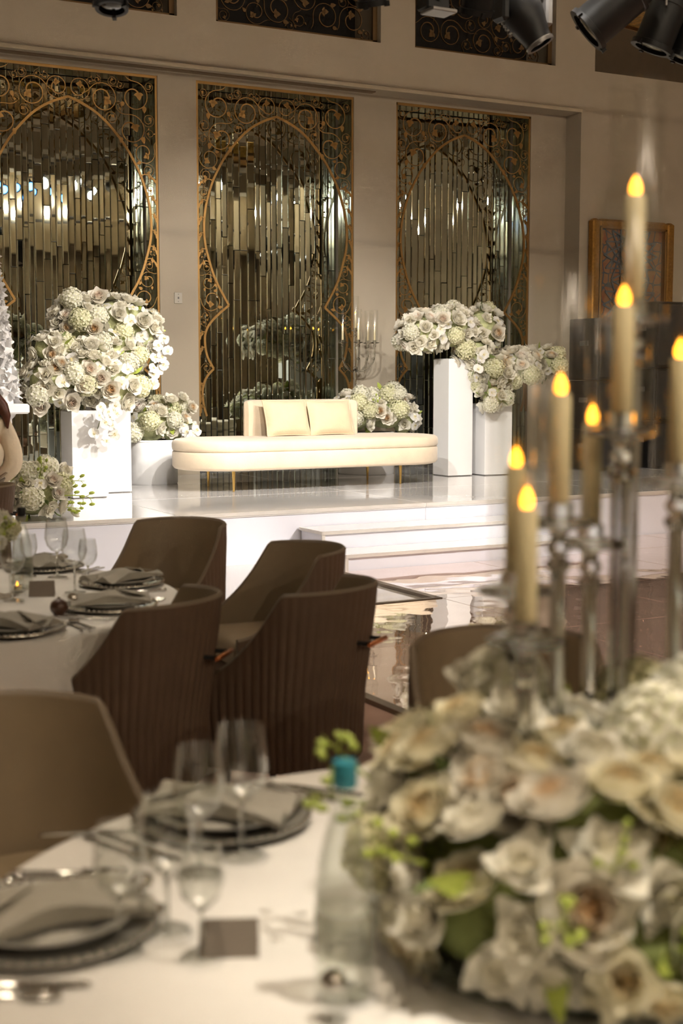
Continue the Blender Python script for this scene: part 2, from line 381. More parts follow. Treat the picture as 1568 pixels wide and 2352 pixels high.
# ------------------------------------------------------------------ scroll shapes for the filigree
def scroll_mesh(name, m, turns=1.45, thick=0.02, w0=0.10, kind=0):
    b = MB(); pts = []; wid = []
    n = 30
    for i in range(n+1):
        t = i/n; a = t*turns*2*PI; r = 1.0-0.62*t**1.25
        pts.append((r*math.cos(a), r*math.sin(a))); wid.append(w0*(0.75+0.8*t*t))
    b.ribbon(pts, wid, thick)
    ex, ez = pts[-1]; a = turns*2*PI+PI/2+0.4
    def leaf(cx, cz, ang, L, W):
        P = []
        for u, v in ((0,-.25),(.25,-.55),(.6,-.42),(1.0,0),(.6,.42),(.25,.55),(0,.25)):
            P.append((cx+L*u*math.cos(ang)-W*v*math.sin(ang), cz+L*u*math.sin(ang)+W*v*math.cos(ang)))
        b.poly(P, thick)
    leaf(ex, ez, a, 0.42, 0.34); leaf(ex, ez, a+1.5, 0.34, 0.24); leaf(ex, ez, a-1.3, 0.34, 0.24)
    if kind == 1:
        leaf(math.cos(2.2)*0.9, math.sin(2.2)*0.9, 2.2+0.9, 0.45, 0.28); leaf(math.cos(4.2)*0.85, math.sin(4.2)*0.85, 4.2-0.7, 0.4, 0.26)
    # tail that ties the scroll to its neighbours
    tail = [(1.0, 0.0), (1.03, -0.25), (1.12, -0.5), (1.28, -0.68)]
    b.ribbon(tail, [w0*0.75, w0*0.8, w0*0.7, w0*0.4], thick)
    return b.mesh(name, m, smooth=False)
ARCH = [(-0.0, 4.66), (0.16, 4.60), (0.306, 4.522), (0.43, 4.425), (0.54, 4.311), (0.64, 4.19), (0.73, 4.051), (0.82, 3.88), (0.885, 3.70), (0.929, 3.52), (0.947, 3.311),
        (0.932, 3.13), (0.892, 2.971), (0.845, 2.82), (0.783, 2.677), (0.71, 2.55), (0.640, 2.431)]
LOBE1 = [(0.640, 2.431), (0.80, 2.30), (0.90, 2.19), (0.945, 2.08), (0.945, 1.95), (0.915, 1.82), (0.839, 1.686)]
LOBE2 = [(0.839, 1.686), (0.93, 1.59), (0.975, 1.48), (0.985, 1.37), (0.971, 1.258), (0.934, 1.13)]
def arch_x(z):
    for L_ in (ARCH, LOBE1, LOBE2):
        for (x0, z0), (x1, z1) in zip(L_, L_[1:]):
            if (z0-z)*(z1-z) <= 0 and z0 != z1: return x0+(x1-x0)*(z-z0)/(z1-z0)
    return 0.0 if z > 4.6 else 1.0
def inside_spandrel(x, z, r, hw):
    if x+r > hw-0.03 or z+r > ZT-0.05 or z-r < 1.16: return False
    for k in range(12):
        a = k*PI/6; px_, pz = x+r*math.cos(a), z+r*math.sin(a)
        if pz < 4.66 and px_ < arch_x(pz)+0.0: return False
    return x-r > -0.02
def pack(test, xr, zr, rmax, rmin, seed, tries=9000, cap=60):
    rnd = random.Random(seed); C_ = []
    steps = [rmax*(rmin/rmax)**(k/5) for k in range(6)]
    for r in steps:
        for _ in range(tries//6):
            x, z = rnd.uniform(*xr), rnd.uniform(*zr)
            if not test(x, z, r): continue
            if all(math.hypot(x-c[0], z-c[1]) > (r+c[2])*0.93 for c in C_): C_.append((x, z, r))
            if len(C_) >= cap: return C_
    return C_
S_GOLD = [scroll_mesh('scroll', M['gold'], 1.45, 0.012, 0.062, 0), scroll_mesh('scroll', M['gold'], 1.15, 0.012, 0.062, 1)]
for me_ in S_GOLD: pass
S_BRZ = [scroll_mesh('scroll', M['bronze'], 1.45, 0.02, 0.055, 0), scroll_mesh('scroll', M['bronze'], 1.2, 0.02, 0.055, 1)]
SPANDREL = pack(lambda x, z, r: inside_spandrel(x, z, r, 1.035), (0.0, 1.03), (1.15, 4.95), 0.17, 0.042, 11, 24000, 62)
def smooth2(pts, k=4):
    out = []
    for i in range(len(pts)-1):
        p0 = pts[max(i-1,0)]; p1 = pts[i]; p2 = pts[i+1]; p3 = pts[min(i+2,len(pts)-1)]
        for j in range(k):
            t = j/k
            out.append(tuple(0.5*((2*p1[d])+(-p0[d]+p2[d])*t+(2*p0[d]-5*p1[d]+4*p2[d]-p3[d])*t*t+(-p0[d]+3*p1[d]-3*p2[d]+p3[d])*t**3) for d in (0, 1)))
    return out+[pts[-1]]
_fr = {}
def screen_parts(root, hw):
    key = round(hw, 3)
    if key not in _fr:
        f = MB()
        for sgn in (-1, 1): f.box((sgn*(hw-0.014), 0.01, (ZT+1.13)/2), (0.024, 0.022, ZT-1.13))
        f.box((0, 0.01, ZT-0.015), (2*hw, 0.022, 0.03))
        arcs = []
        for L_, wd in ((ARCH, 0.026), (LOBE1, 0.026), (LOBE2, 0.026)):
            P = smooth2(L_, 4)
            for sgn in (1, -1):
                b = MB(); b.ribbon([(sgn*x, z) for x, z in P], wd, 0.02); arcs.append(b.mesh('arch_band', M['gold'], False))
        _fr[key] = (f.mesh('screen_frame', M['gold'], False), arcs)
    fm, arcs = _fr[key]
    for z0 in (3.86, 3.62, 3.42, 3.24, 3.06, 2.92, 2.10, 1.92, 1.50, 1.36, 1.24):      # short curled bars between arch and frame
        xa = arch_x(z0); b = MB(); P = [(xa+(hw-0.02-xa)*t, z0+0.05*math.sin(PI*t)-0.07*t) for t in (0, .2, .4, .6, .8, 1)]
        b.ribbon(P, [0.016, 0.010, 0.010, 0.012, 0.018, 0.03], 0.012); me_ = b.mesh('tie_bar', M['gold'], False)
        xm = (xa+hw)/2; b2 = MB(); b2.poly([(xm-0.02, z0), (xm, z0-0.035), (xm+0.025, z0+0.0), (xm+0.008, z0+0.012), (xm, z0+0.04), (xm-0.008, z0+0.012)], 0.012); m2_ = b2.mesh('leaf_tip', M['gold'], False)
        for sgn in (1, -1): link('tie_bar', me_, root, None, None, (sgn, 1, 1)); link('leaf_tip', m2_, root, None, None, (sgn, 1, 1))
    link('screen_frame', fm, root)
    for a in arcs: link('arch_band', a, root)
    rnd = random.Random(5)
    for x, z, r in SPANDREL:
        k = rnd.randrange(2); rot = rnd.uniform(0, 2*PI); fl = rnd.choice((-1, 1))
        for sgn in (1, -1):
            link('scroll', S_GOLD[k], root, (sgn*x, 0.001, z), (0, rot*(-sgn), 0), (r*fl*sgn, 1, r))
WHICH = ['left mirror niche behind the cake tower', 'middle mirror niche behind the ivory sofa', 'right mirror niche beside the wall panel']
for i, (a, b_) in enumerate(PANELS):
    root = thing('filigree_screen', 'gilded scrollwork arch screen across the '+WHICH[i], 'screen', ((a+b_)/2, YW+0.012, 0), 0, 'gilded screens over the mirrors')
    screen_parts(root, (b_-a)/2)

# ------------------------------------------------------------------ mirror niches: individual bevelled strips
_strip = {}
def strip_mesh(wd, ln, m):
    key = (round(wd, 3), round(ln, 2), m.name)
    if key not in _strip:
        b = MB(); x, z = wd/2-0.0012, ln/2-0.0015; bv = 0.011; bz = 0.004; t = 0.006
        V = [(-x,0,-z),(x,0,-z),(x,0,z),(-x,0,z),(-x,-0.002,-z),(x,-0.002,-z),(x,-0.002,z),(-x,-0.002,z),
             (-x+bv,-t,-z+bz),(x-bv,-t,-z+bz),(x-bv,-t,z-bz),(-x+bv,-t,z-bz)]
        F = [(8,9,10,11),(4,5,9,8),(5,6,10,9),(6,7,11,10),(7,4,8,11),(0,1,5,4),(1,2,6,5),(2,3,7,6),(3,0,4,7),(0,3,2,1)]
        b.add(V, F); _strip[key] = b.mesh('mirror_strip', m, smooth=False)
    return _strip[key]
rnd = random.Random(21)
LENS = [0.45, 0.6, 0.75, 0.9, 1.1, 1.3, 1.6]
def column(root, x, y, wd, rz, m, jit, top=ZT-0.01):
    z = Z0+0.02; first = True
    while z < top-0.02:
        ln = rnd.choice(LENS) if not first else rnd.choice((0.45, 0.75, 1.1)); first = False
        if top-(z+ln) < 0.35: ln = round(top-z, 2)
        o = link('mirror_strip', strip_mesh(wd, ln, m), root, (x-root.location.x, y-root.location.y+rnd.uniform(-.004, .001), z+ln/2))
        o.rotation_euler = (R(rnd.gauss(0, 0.22))*jit, R(0), rz+R(rnd.gauss(0, 0.9))*jit)
        z += ln
for i, (a, b_) in enumerate(PANELS):
    root = thing('mirror_panel', 'narrow vertical mirror strips lining the '+WHICH[i], 'mirror', ((a+b_)/2, YM, 0), 0, 'mirrored niches')
    bk = MB(); bk.box((0, 0.02, (Z0+ZT)/2), (b_-a-0.004, 0.012, ZT-Z0)); bk.build('backing_board', M['blackmatte'], root, False)
    x = a+0.004
    while x < b_-0.03:
        wd = rnd.choice((0.064, 0.076, 0.076, 0.088, 0.102))
        if b_-(x+wd) < 0.05: wd = round(b_-0.004-x, 3)
        column(root, x+wd/2, YM-0.001, wd, 0.0, M['mirror'], 1.0); x += wd
    # right-hand reveal of the niche, strips turned to face left
    y = YW+0.05
    while y < YM-0.05:
        column(root, b_-0.002, y+0.045, 0.09, -PI/2, M['reveal'], 0.35); y += 0.09
    nf = MB(); nf.box((0, -(YM-YW)/2, 0.43), (b_-a-0.01, YM-YW-0.01, 0.04)); nf.build('niche_floor', M['deck'], root, False)
    tr = MB(); tr.box((0, -0.22, ZT-0.004), (b_-a-0.01, 0.44, 0.006)); tr.build('top_reveal', M['reveal'], root, False)
    lr = MB(); lr.box((-(b_-a)/2+0.004, -0.22, (Z0+ZT)/2), (0.006, 0.44, ZT-Z0)); lr.build('side_reveal', M['reveal'], root, False)

# ------------------------------------------------------------------ upper windows with dark grilles
for i, (a, b_) in enumerate(WINS):
    wnd = struct(box_obj('window_%d' % (i+1), ((a+b_)/2, YM-0.1, (ZW+ZWT)/2), (b_-a, 0.08, ZWT-ZW), M['darkrecess']))
    g = thing('window_grille', ['dark bronze scroll grille in the high opening, leftmost of three', 'dark bronze scroll grille in the high opening above the middle mirror', 'dark bronze scroll grille in the high opening behind the moving head lamp'][i], 'grille', ((a+b_)/2, YB+0.10, 0), 0, 'scroll grilles in the high openings')
    hw = (b_-a)/2
    fr = MB()
    for sgn in (-1, 1): fr.box((sgn*(hw-0.03), 0, (ZW+ZWT)/2), (0.06, 0.03, ZWT-ZW))
    fr.box((0, 0, ZW+0.02), (2*hw, 0.03, 0.04)); fr.build('grille_frame', M['bronze'], g, False)
    C_ = pack(lambda x, z, r: abs(x)+r < hw-0.06 and z-r > ZW+0.03 and z+r < ZWT-0.1, (-hw, hw), (ZW, ZWT), 0.17, 0.06, 40+i, 5000, 46)
    for x, z, r in C_:
        link('scroll', S_BRZ[rnd.randrange(2)], g, (x, 0, z), (0, rnd.uniform(0, 6.28), 0), (r*rnd.choice((-1, 1)), 1, r))

# ------------------------------------------------------------------ stage, steps, dance floor
YS = 10.60; ZST = 0.45
st = thing('stage', 'white high gloss stage platform in front of the mirrors', 'stage', (5, YS, 0))
def rel(o, root):   # mesh was written in world space: move into the root's space
    o.location = (-root.location.x, -root.location.y, -root.location.z); return o
k = 0
XSB = [-3.0, -0.6, 1.8, 4.2, 6.6, 9.05, 11.48, 14.0]
for i in range(7):
    x0, pw = XSB[i], XSB[i+1]-XSB[i]
    ys = [YS, YS+1.53, YS+3.06, (YW if i < 6 else YB)-0.004]
    for j in range(3):
        d = MB(); d.box((x0+pw/2, (ys[j]+ys[j+1])/2, ZST-0.02), (pw-0.004, ys[j+1]-ys[j]-0.004, 0.04), 0, 0.003)
        rel(d.build('deck_panel', M['deck'], st, False), st)
    f = MB(); f.box((x0+pw/2, YS+0.025, (ZST-0.04)/2), (pw-0.003, 0.03, ZST-0.042)); rel(f.build('riser_panel', M['riser'], st, False), st)
    t = MB(); t.box((x0+pw/2, YS+0.004, ZST-0.012), (pw-0.003, 0.014, 0.030)); rel(t.build('edge_trim', M['alu'], st, False), st)
sk = MB(); sk.box((5.5, (YS+14.6)/2+0.03, 0.19), (16.9, 14.6-YS-0.08, 0.38)); rel(sk.build('substructure', M['blackmatte'], st, False), st)
sp = thing('stage_steps', 'two white steps with metal edges leading up to the stage', 'steps', (6.53, 10.0, 0))
XT0, XT1 = 5.31, 7.75
for (yf, yb_, zt, zb) in ((10.17, YS-0.006, 0.30, 0.0), (9.76, 10.165, 0.15, 0.0)):
    rel(box_obj('tread', ((XT0+XT1)/2, (yf+yb_)/2, zt-0.01), (XT1-XT0, yb_-yf, 0.02), M['deck'], sp), sp)
    rel(box_obj('riser_panel', ((XT0+XT1)/2, (yf+yb_)/2, (zt-0.02)/2), (XT1-XT0-0.02, yb_-yf-0.012, zt-0.022), M['riser'], sp), sp)
    rel(box_obj('edge_trim', ((XT0+XT1)/2, yf-0.002, zt-0.012), (XT1-XT0, 0.012, 0.028), M['alu'], sp), sp)
    rel(box_obj('edge_trim', (XT0-0.004, (yf+yb_)/2, zt-0.012), (0.012, yb_-yf, 0.028), M['alu'], sp), sp)
    rel(box_obj('edge_trim', (XT0+0.006, yf-0.001, zt/2), (0.03, 0.01, zt), M['alu'], sp), sp)
    rel(box_obj('edge_trim', (XT1-0.006, yf-0.001, zt/2), (0.03, 0.01, zt), M['alu'], sp), sp)
# mirror-gloss dance floor
mf, nt, b = newmat('dance_floor_gloss')
setin(b, Base_Color=(0.66, 0.47, 0.40, 1), Roughness=0.03, Metallic=0.3, Coat_IOR=2.3); b.inputs['Coat Weight'].default_value = 1.0; b.inputs['Coat Roughness'].default_value = 0.02
tc = nt.nodes.new('ShaderNodeTexCoord'); n1 = nt.nodes.new('ShaderNodeTexNoise'); n1.inputs['Scale'].default_value = 2.6; n1.inputs['Detail'].default_value = 1.5
bp = nt.nodes.new('ShaderNodeBump'); bp.inputs['Strength'].default_value = 0.35; bp.inputs['Distance'].default_value = 0.012
nt.links.new(tc.outputs['Object'], n1.inputs['Vector']); nt.links.new(n1.outputs['Fac'], bp.inputs['Height']); nt.links.new(bp.outputs['Normal'], b.inputs['Normal'])
nt.links.new(bp.outputs['Normal'], b.inputs['Coat Normal'])
df = thing('dance_floor', 'mirror gloss pale dance floor of square panels with a metal edge', 'dance floor', (6, 6, 0))
xs = [3.335, 4.30, 5.27, 6.55, 7.85, 9.15, 10.45, 11.75, 13.05]; yy = [-2.2, -0.9, 0.4, 1.7, 3.0, 4.3, 5.6, 6.9, 8.23, 9.755, 10.595]
rf = random.Random(3)
for i in range(len(xs)-1):
    for j in range(len(yy)-1):
        if j == len(yy)-3 and xs[i] < 5.2 or j == len(yy)-2 and xs[i] < 7.7: continue
        p = MB(); p.box(((xs[i]+xs[i+1])/2, (yy[j]+yy[j+1])/2, 0.010), (xs[i+1]-xs[i]-0.004, yy[j+1]-yy[j]-0.004, 0.018), 0, 0.0015)
        o = rel(p.build('floor_panel', mf, df, False), df)
def edge(x0, x1, y0, y1):
    rel(box_obj('edge_trim', ((x0+x1)/2, (y0+y1)/2, 0.012), (x1-x0, y1-y0, 0.026), M['brasstrim'], df), df)
edge(3.275, 3.333, -2.2, 8.23); edge(3.275, 5.268, 8.232, 8.275); edge(5.208, 5.268, 8.277, 9.75)
# ------------------------------------------------------------------ wall fittings
sw = thing('wall_switch', 'small beige switch plate on the pier between left and middle mirrors', 'switch', (5.95, YW, 2.50))
MB().box((0, -0.006, 0), (0.095, 0.012, 0.125), 0, 0.003).build('plate', M['plastic'], sw, False)
MB().box((0, -0.013, 0.0), (0.018, 0.006, 0.022)).build('rocker', M['switchgrey'], sw, False)
MB().box((0, -0.0125, 0.042), (0.008, 0.003, 0.008)).build('screw', M['switchgrey'], sw, False)
MB().box((0, -0.0125, -0.042), (0.008, 0.003, 0.008)).build('screw', M['switchgrey'], sw, False)
# framed mosaic
mm, nt, b = newmat('mosaic_inlay')
tc = nt.nodes.new('ShaderNodeTexCoord'); vo = nt.nodes.new('ShaderNodeTexVoronoi'); vo.feature = 'DISTANCE_TO_EDGE'; vo.inputs['Scale'].default_value = 7.0
v2 = nt.nodes.new('ShaderNodeTexVoronoi'); v2.inputs['Scale'].default_value = 16.0
cr = nt.nodes.new('ShaderNodeValToRGB'); cr.color_ramp.interpolation = 'CONSTANT'
cr.color_ramp.elements[0].color = (0.05, 0.09, 0.14, 1); cr.color_ramp.elements[1].color = (0.30, 0.10, 0.03, 1); cr.color_ramp.elements[1].position = 0.055
c2 = nt.nodes.new('ShaderNodeValToRGB'); c2.color_ramp.elements[0].color = (0.36, 0.20, 0.08, 1); c2.color_ramp.elements[1].color = (0.28, 0.07, 0.03, 1)
mx = nt.nodes.new('ShaderNodeMix'); mx.data_type = 'RGBA'
nt.links.new(tc.outputs['Object'], vo.inputs['Vector']); nt.links.new(tc.outputs['Object'], v2.inputs['Vector'])
nt.links.new(vo.outputs['Distance'], cr.inputs[0]); nt.links.new(v2.outputs['Color'], c2.inputs[0])
th = nt.nodes.new('ShaderNodeMath'); th.operation = 'GREATER_THAN'; th.inputs[1].default_value = 0.055
nt.links.new(vo.outputs['Distance'], th.inputs[0]); nt.links.new(th.outputs[0], mx.inputs['Factor'])
nt.links.new(cr.outputs[0], mx.inputs['A']); nt.links.new(c2.outputs[0], mx.inputs['B']); nt.links.new(mx.outputs['Result'], b.inputs['Base Color']); b.inputs['Roughness'].default_value = 0.5
pf = thing('framed_mosaic', 'tall gilt framed panel with blue star lattice and rust inlay', 'picture', (12.33, YB, 2.55))
for sx in (-1, 1):
    MB().box((sx*0.64, -0.06, 0), (0.12, 0.12, 2.24), 0, 0.03).build('frame_side', M['frame'], pf, False)
    MB().box((0, -0.06, sx*1.06), (1.16, 0.12, 0.12), 0, 0.03).build('frame_rail', M['frame'], pf, False)
    MB().box((sx*0.555, -0.07, 0), (0.03, 0.09, 2.02), 0, 0.01).build('frame_bead', M['gold'], pf, False)
MB().box((0, -0.02, 0), (1.12, 0.03, 2.04)).build('inlay_panel', mm, pf, False)
lt = [MB(), MB()]
def star(cx, cz, rr, n):
    b = MB()
    for k in range(n):
        a0 = 2*PI*k/n; a1 = 2*PI*(k+n*0.375)/n
        b.ribbon([(cx+rr*math.cos(a0), cz+rr*math.sin(a0)), (cx+rr*math.cos(a1), cz+rr*math.sin(a1))], 0.022, 0.012, -0.048)
    return b
M['bluelattice'] = mat('blue_lattice', (0.10, 0.14, 0.19), 0.45, var=0.2, scale=9)
for zc in (-0.66, 0.0, 0.66): star(0.0, zc, 0.46, 16).build('star_lattice', M['bluelattice'], pf, False)

# ------------------------------------------------------------------ loudspeakers on the stage right
SPK = [((10.87, 13.42), 0.56, [(0.45, 0.95), (0.95, 1.55), (1.55, 2.30)], 'nearer the pedestals'),
       ((11.80, 13.42), 0.62, [(0.45, 1.05), (1.05, 1.70), (1.70, 2.52)], 'farther right, under the framed panel')]
LV = ['bottom', 'middle', 'top']
for (x, y), wd, lv, wh in SPK:
    for n_, (z0, z1) in enumerate(lv):
        s_ = thing('loudspeaker', 'black loudspeaker cabinet, %s of the stack %s' % (LV[n_], wh), 'loudspeaker', (x, y, z0), 0, 'stacked loudspeakers on stage')
        h = z1-z0-0.004
        MB().box((0, 0, h/2), (wd, 0.55, h), 0, 0.012).build('cabinet', M['black'], s_, False)
        MB().box((0, -0.282, h/2), (wd-0.06, 0.016, h-0.07), 0, 0.005).build('grille', M['grille'], s_, False)
        for sx in (-1, 1): MB().box((sx*(wd/2+0.004), -0.02, h*0.6), (0.01, 0.16, 0.06), 0, 0.003).build('handle', M['greymetal'], s_, False)
        MB().box((0, -0.292, 0.05), (0.10, 0.006, 0.012)).build('badge', M['steel'], s_, False)

# ------------------------------------------------------------------ flower parts
def grid_petal(V, F, E, fn, nu, nv, e0):
    o = len(V)
    for j in range(nv):
        for i in range(nu):
            p, e = fn(i/(nu-1)*2-1, j/(nv-1)); V.append(p); E.append(max(0.0, min(1.0, e0+e)))
    for j in range(nv-1):
        for i in range(nu-1): F.append((o+j*nu+i, o+j*nu+i+1, o+(j+1)*nu+i+1, o+(j+1)*nu+i))
def rose_mesh(name, m, n=24, seed=0, openness=1.0, ruffle=0.05, nu=7, nv=5):
    rn = random.Random(seed); V = []; F = []; E = []
    for i in range(n):
        t = i/(n-1); az = i*2.39996+rn.uniform(-.2, .2); th = -0.40+(1.12*t**1.1)*openness; L_ = 0.40+0.30*t; W = 0.17+0.20*t; r0 = 0.004+0.05*t; ph = rn.uniform(0, 6)
        ca, sa = math.cos(az), math.sin(az)
        def fn(u, v):
            v = v*(1-0.20*u*u); rr = r0; zz = -0.22+0.03*t; steps = 6
            for k in range(steps):
                vv = v*(k+0.5)/steps; a = 1.45*(0.30+0.70*t)*(1-vv)**1.3+th*vv*1.15
                rr += L_*v/steps*math.sin(a); zz += L_*v/steps*math.cos(a)
            wv = W*(math.sin(PI*min(1, 0.14+0.66*v)))
            x = rr-0.75*u*u*wv*(1-0.35*t)+ruffle*math.sin(3*u+ph)*v*v*t; y = u*wv*1.1
            z = zz+0.10*u*u*wv-0.05*t*v*v+ruffle*0.7*math.sin(4.3*u+ph)*v*v*t
            return (x*ca-y*sa, x*sa+y*ca, z), 0.35*v*t
        grid_petal(V, F, E, fn, nu, nv, 0.75*t)
    b = MB(); b.add(V, F)
    return b.mesh(name, m, True, E, False)
def hydrangea_mesh(name, m, n=64, seed=0):
    rn = random.Random(seed); V = []; F = []; E = []
    for i in range(n):
        zz = 1-1.55*(i+0.5)/n; ph = i*2.39996; rr = math.sqrt(max(0, 1-zz*zz)); d = Vector((rr*math.cos(ph), rr*math.sin(ph), zz)).normalized()
        rad = rn.uniform(0.42, 0.52); sz = rn.uniform(0.125, 0.17); u = d.orthogonal().normalized(); a0 = rn.uniform(0, 6.28); w_ = d.cross(u)
        tl = Vector((rn.uniform(-.25, .25), rn.uniform(-.25, .25), 0))
        for k in range(4):
            a = a0+k*PI/2; e1 = u*math.cos(a)+w_*math.sin(a); e2 = u*math.cos(a+PI/2)+w_*math.sin(a+PI/2); c = d*rad+tl*0.05
            o = len(V)
            V += [tuple(c-d*0.02), tuple(c+e1*sz*0.55+e2*sz*0.42+d*0.02), tuple(c+e1*sz*1.0+d*(0.015+rn.uniform(-.03, .04))), tuple(c+e1*sz*0.55-e2*sz*0.42+d*0.02)]
            E += [0.12, 0.7, 1.0, 0.7]; F += [(o, o+3, o+2, o+1)]
    b = MB(); b.add(V, F); c = MB(); c.ell((0, 0, 0), (0.40, 0.40, 0.40), 10, 6); E += [0.15]*len(c.v); b.add(c.v, c.f)
    return b.mesh(name, m, True, E)
def orchid_mesh(name, m):
    V = []; F = []; E = []
    spec = [(0.0, 0.50, 0.40), (PI, 0.50, 0.40), (PI/2, 0.46, 0.24), (PI*1.28, 0.44, 0.22), (PI*1.72, 0.44, 0.22)]
    for k, (a, L_, W) in enumerate(spec):
        ca, sa = math.cos(a), math.sin(a)
        def fn(u, v):
            wv = W*math.sin(PI*min(1, 0.10+0.80*v)); x = L_*v; y = u*wv
            z = 0.10*v-0.16*v*v+0.05*u*u+(0.03 if k < 2 else 0)
            return (x*ca-y*sa, x*sa+y*ca, z), 0.3+0.7*v
        grid_petal(V, F, E, fn, 5, 5, 0.0)
    for s_ in (-1, 1):
        def fn(u, v): return (s_*0.07+u*0.05, -0.10*v, 0.06+0.10*v-0.05*u*u), 0.0
        grid_petal(V, F, E, fn, 3, 3, 0.0)
    b = MB(); b.add(V, F)
    return b.mesh(name, m, True, E)
def leaf_mesh(name, m, W=0.16):
    b = MB()
    def fn(u, v):
        uu = u*2-1; wv = W*math.sin(PI*min(1, 0.04+0.96*v))**0.8
        return (uu*wv, v, 0.22*v-0.35*v*v+0.25*abs(uu)*wv)
    b.grid(fn, 3, 6); return b.mesh(name, m, True)
def sprig_mesh(name, m, seed=0, n=9):
    rn = random.Random(seed); b = MB(); b.tube([(0, 0, 0), (0.02, 0.03, 0.4), (0.06, 0.1, 0.75), (0.12, 0.2, 1.0)], [0.022, 0.018, 0.014, 0.008], 5)
    for i in range(n):
        t = 0.35+0.65*i/n; p = Vector((0.12*t*t, 0.2*t*t, t)); d = Vector((rn.uniform(-1, 1), rn.uniform(-1, 1), rn.uniform(-.1, .7))).normalized(); q = p+d*0.22
        b.tube([p, (p+q)/2+Vector((0, 0, 0.02)), q], 0.010, 4); b.ell(q, (0.055, 0.055, 0.09), 6, 5)
    return b.mesh(name, m, True)
ROSE = [rose_mesh('rose', M['rosewhite'], 24, 1), rose_mesh('rose', M['rosewhite'], 20, 2, 1.15, 0.07), rose_mesh('rose', M['roseblush'], 24, 3, 1.0), rose_mesh('rose', M['rosepeach'], 26, 4, 1.05)]
LISI = [rose_mesh('lisianthus', M['rosewhite'], 15, 5, 1.3, 0.10), rose_mesh('lisianthus', M['rosewhite'], 14, 6, 1.2, 0.12)]
HYD = [hydrangea_mesh('hydrangea', M['hydra'], 76, 1), hydrangea_mesh('hydrangea', M['hydragreen'], 70, 2)]
ORC = [orchid_mesh('orchid', M['orchid'])]
NEAR = ([rose_mesh('rose', M['rosecream'], 24, 41), rose_mesh('rose', M['rosewhite'], 22, 42, 1.1, 0.07), rose_mesh('rose', M['rosepeach'], 24, 43), rose_mesh('rose', M['rosecream'], 20, 44, 1.15, 0.08)], [hydrangea_mesh('hydrangea', M['hydracream'], 80, 5), hydrangea_mesh('hydrangea', M['hydra'], 76, 6)], ORC, [rose_mesh('lisianthus', M['rosecream'], 15, 45, 1.3, 0.1), rose_mesh('lisianthus', M['rosewhite'], 14, 46, 1.25, 0.1)])
LEAF = [leaf_mesh('leaf', M['leaf']), leaf_mesh('leaf', M['lime'], 0.2)]
SPRIG = [sprig_mesh('bud_sprig', M['lime'], 1), sprig_mesh('bud_sprig', M['lime'], 2, 6)]
def orient(d, rn):
    return Vector(d).to_track_quat('Z', 'Y') @ Quaternion((0, 0, 1), rn.uniform(0, 2*PI))
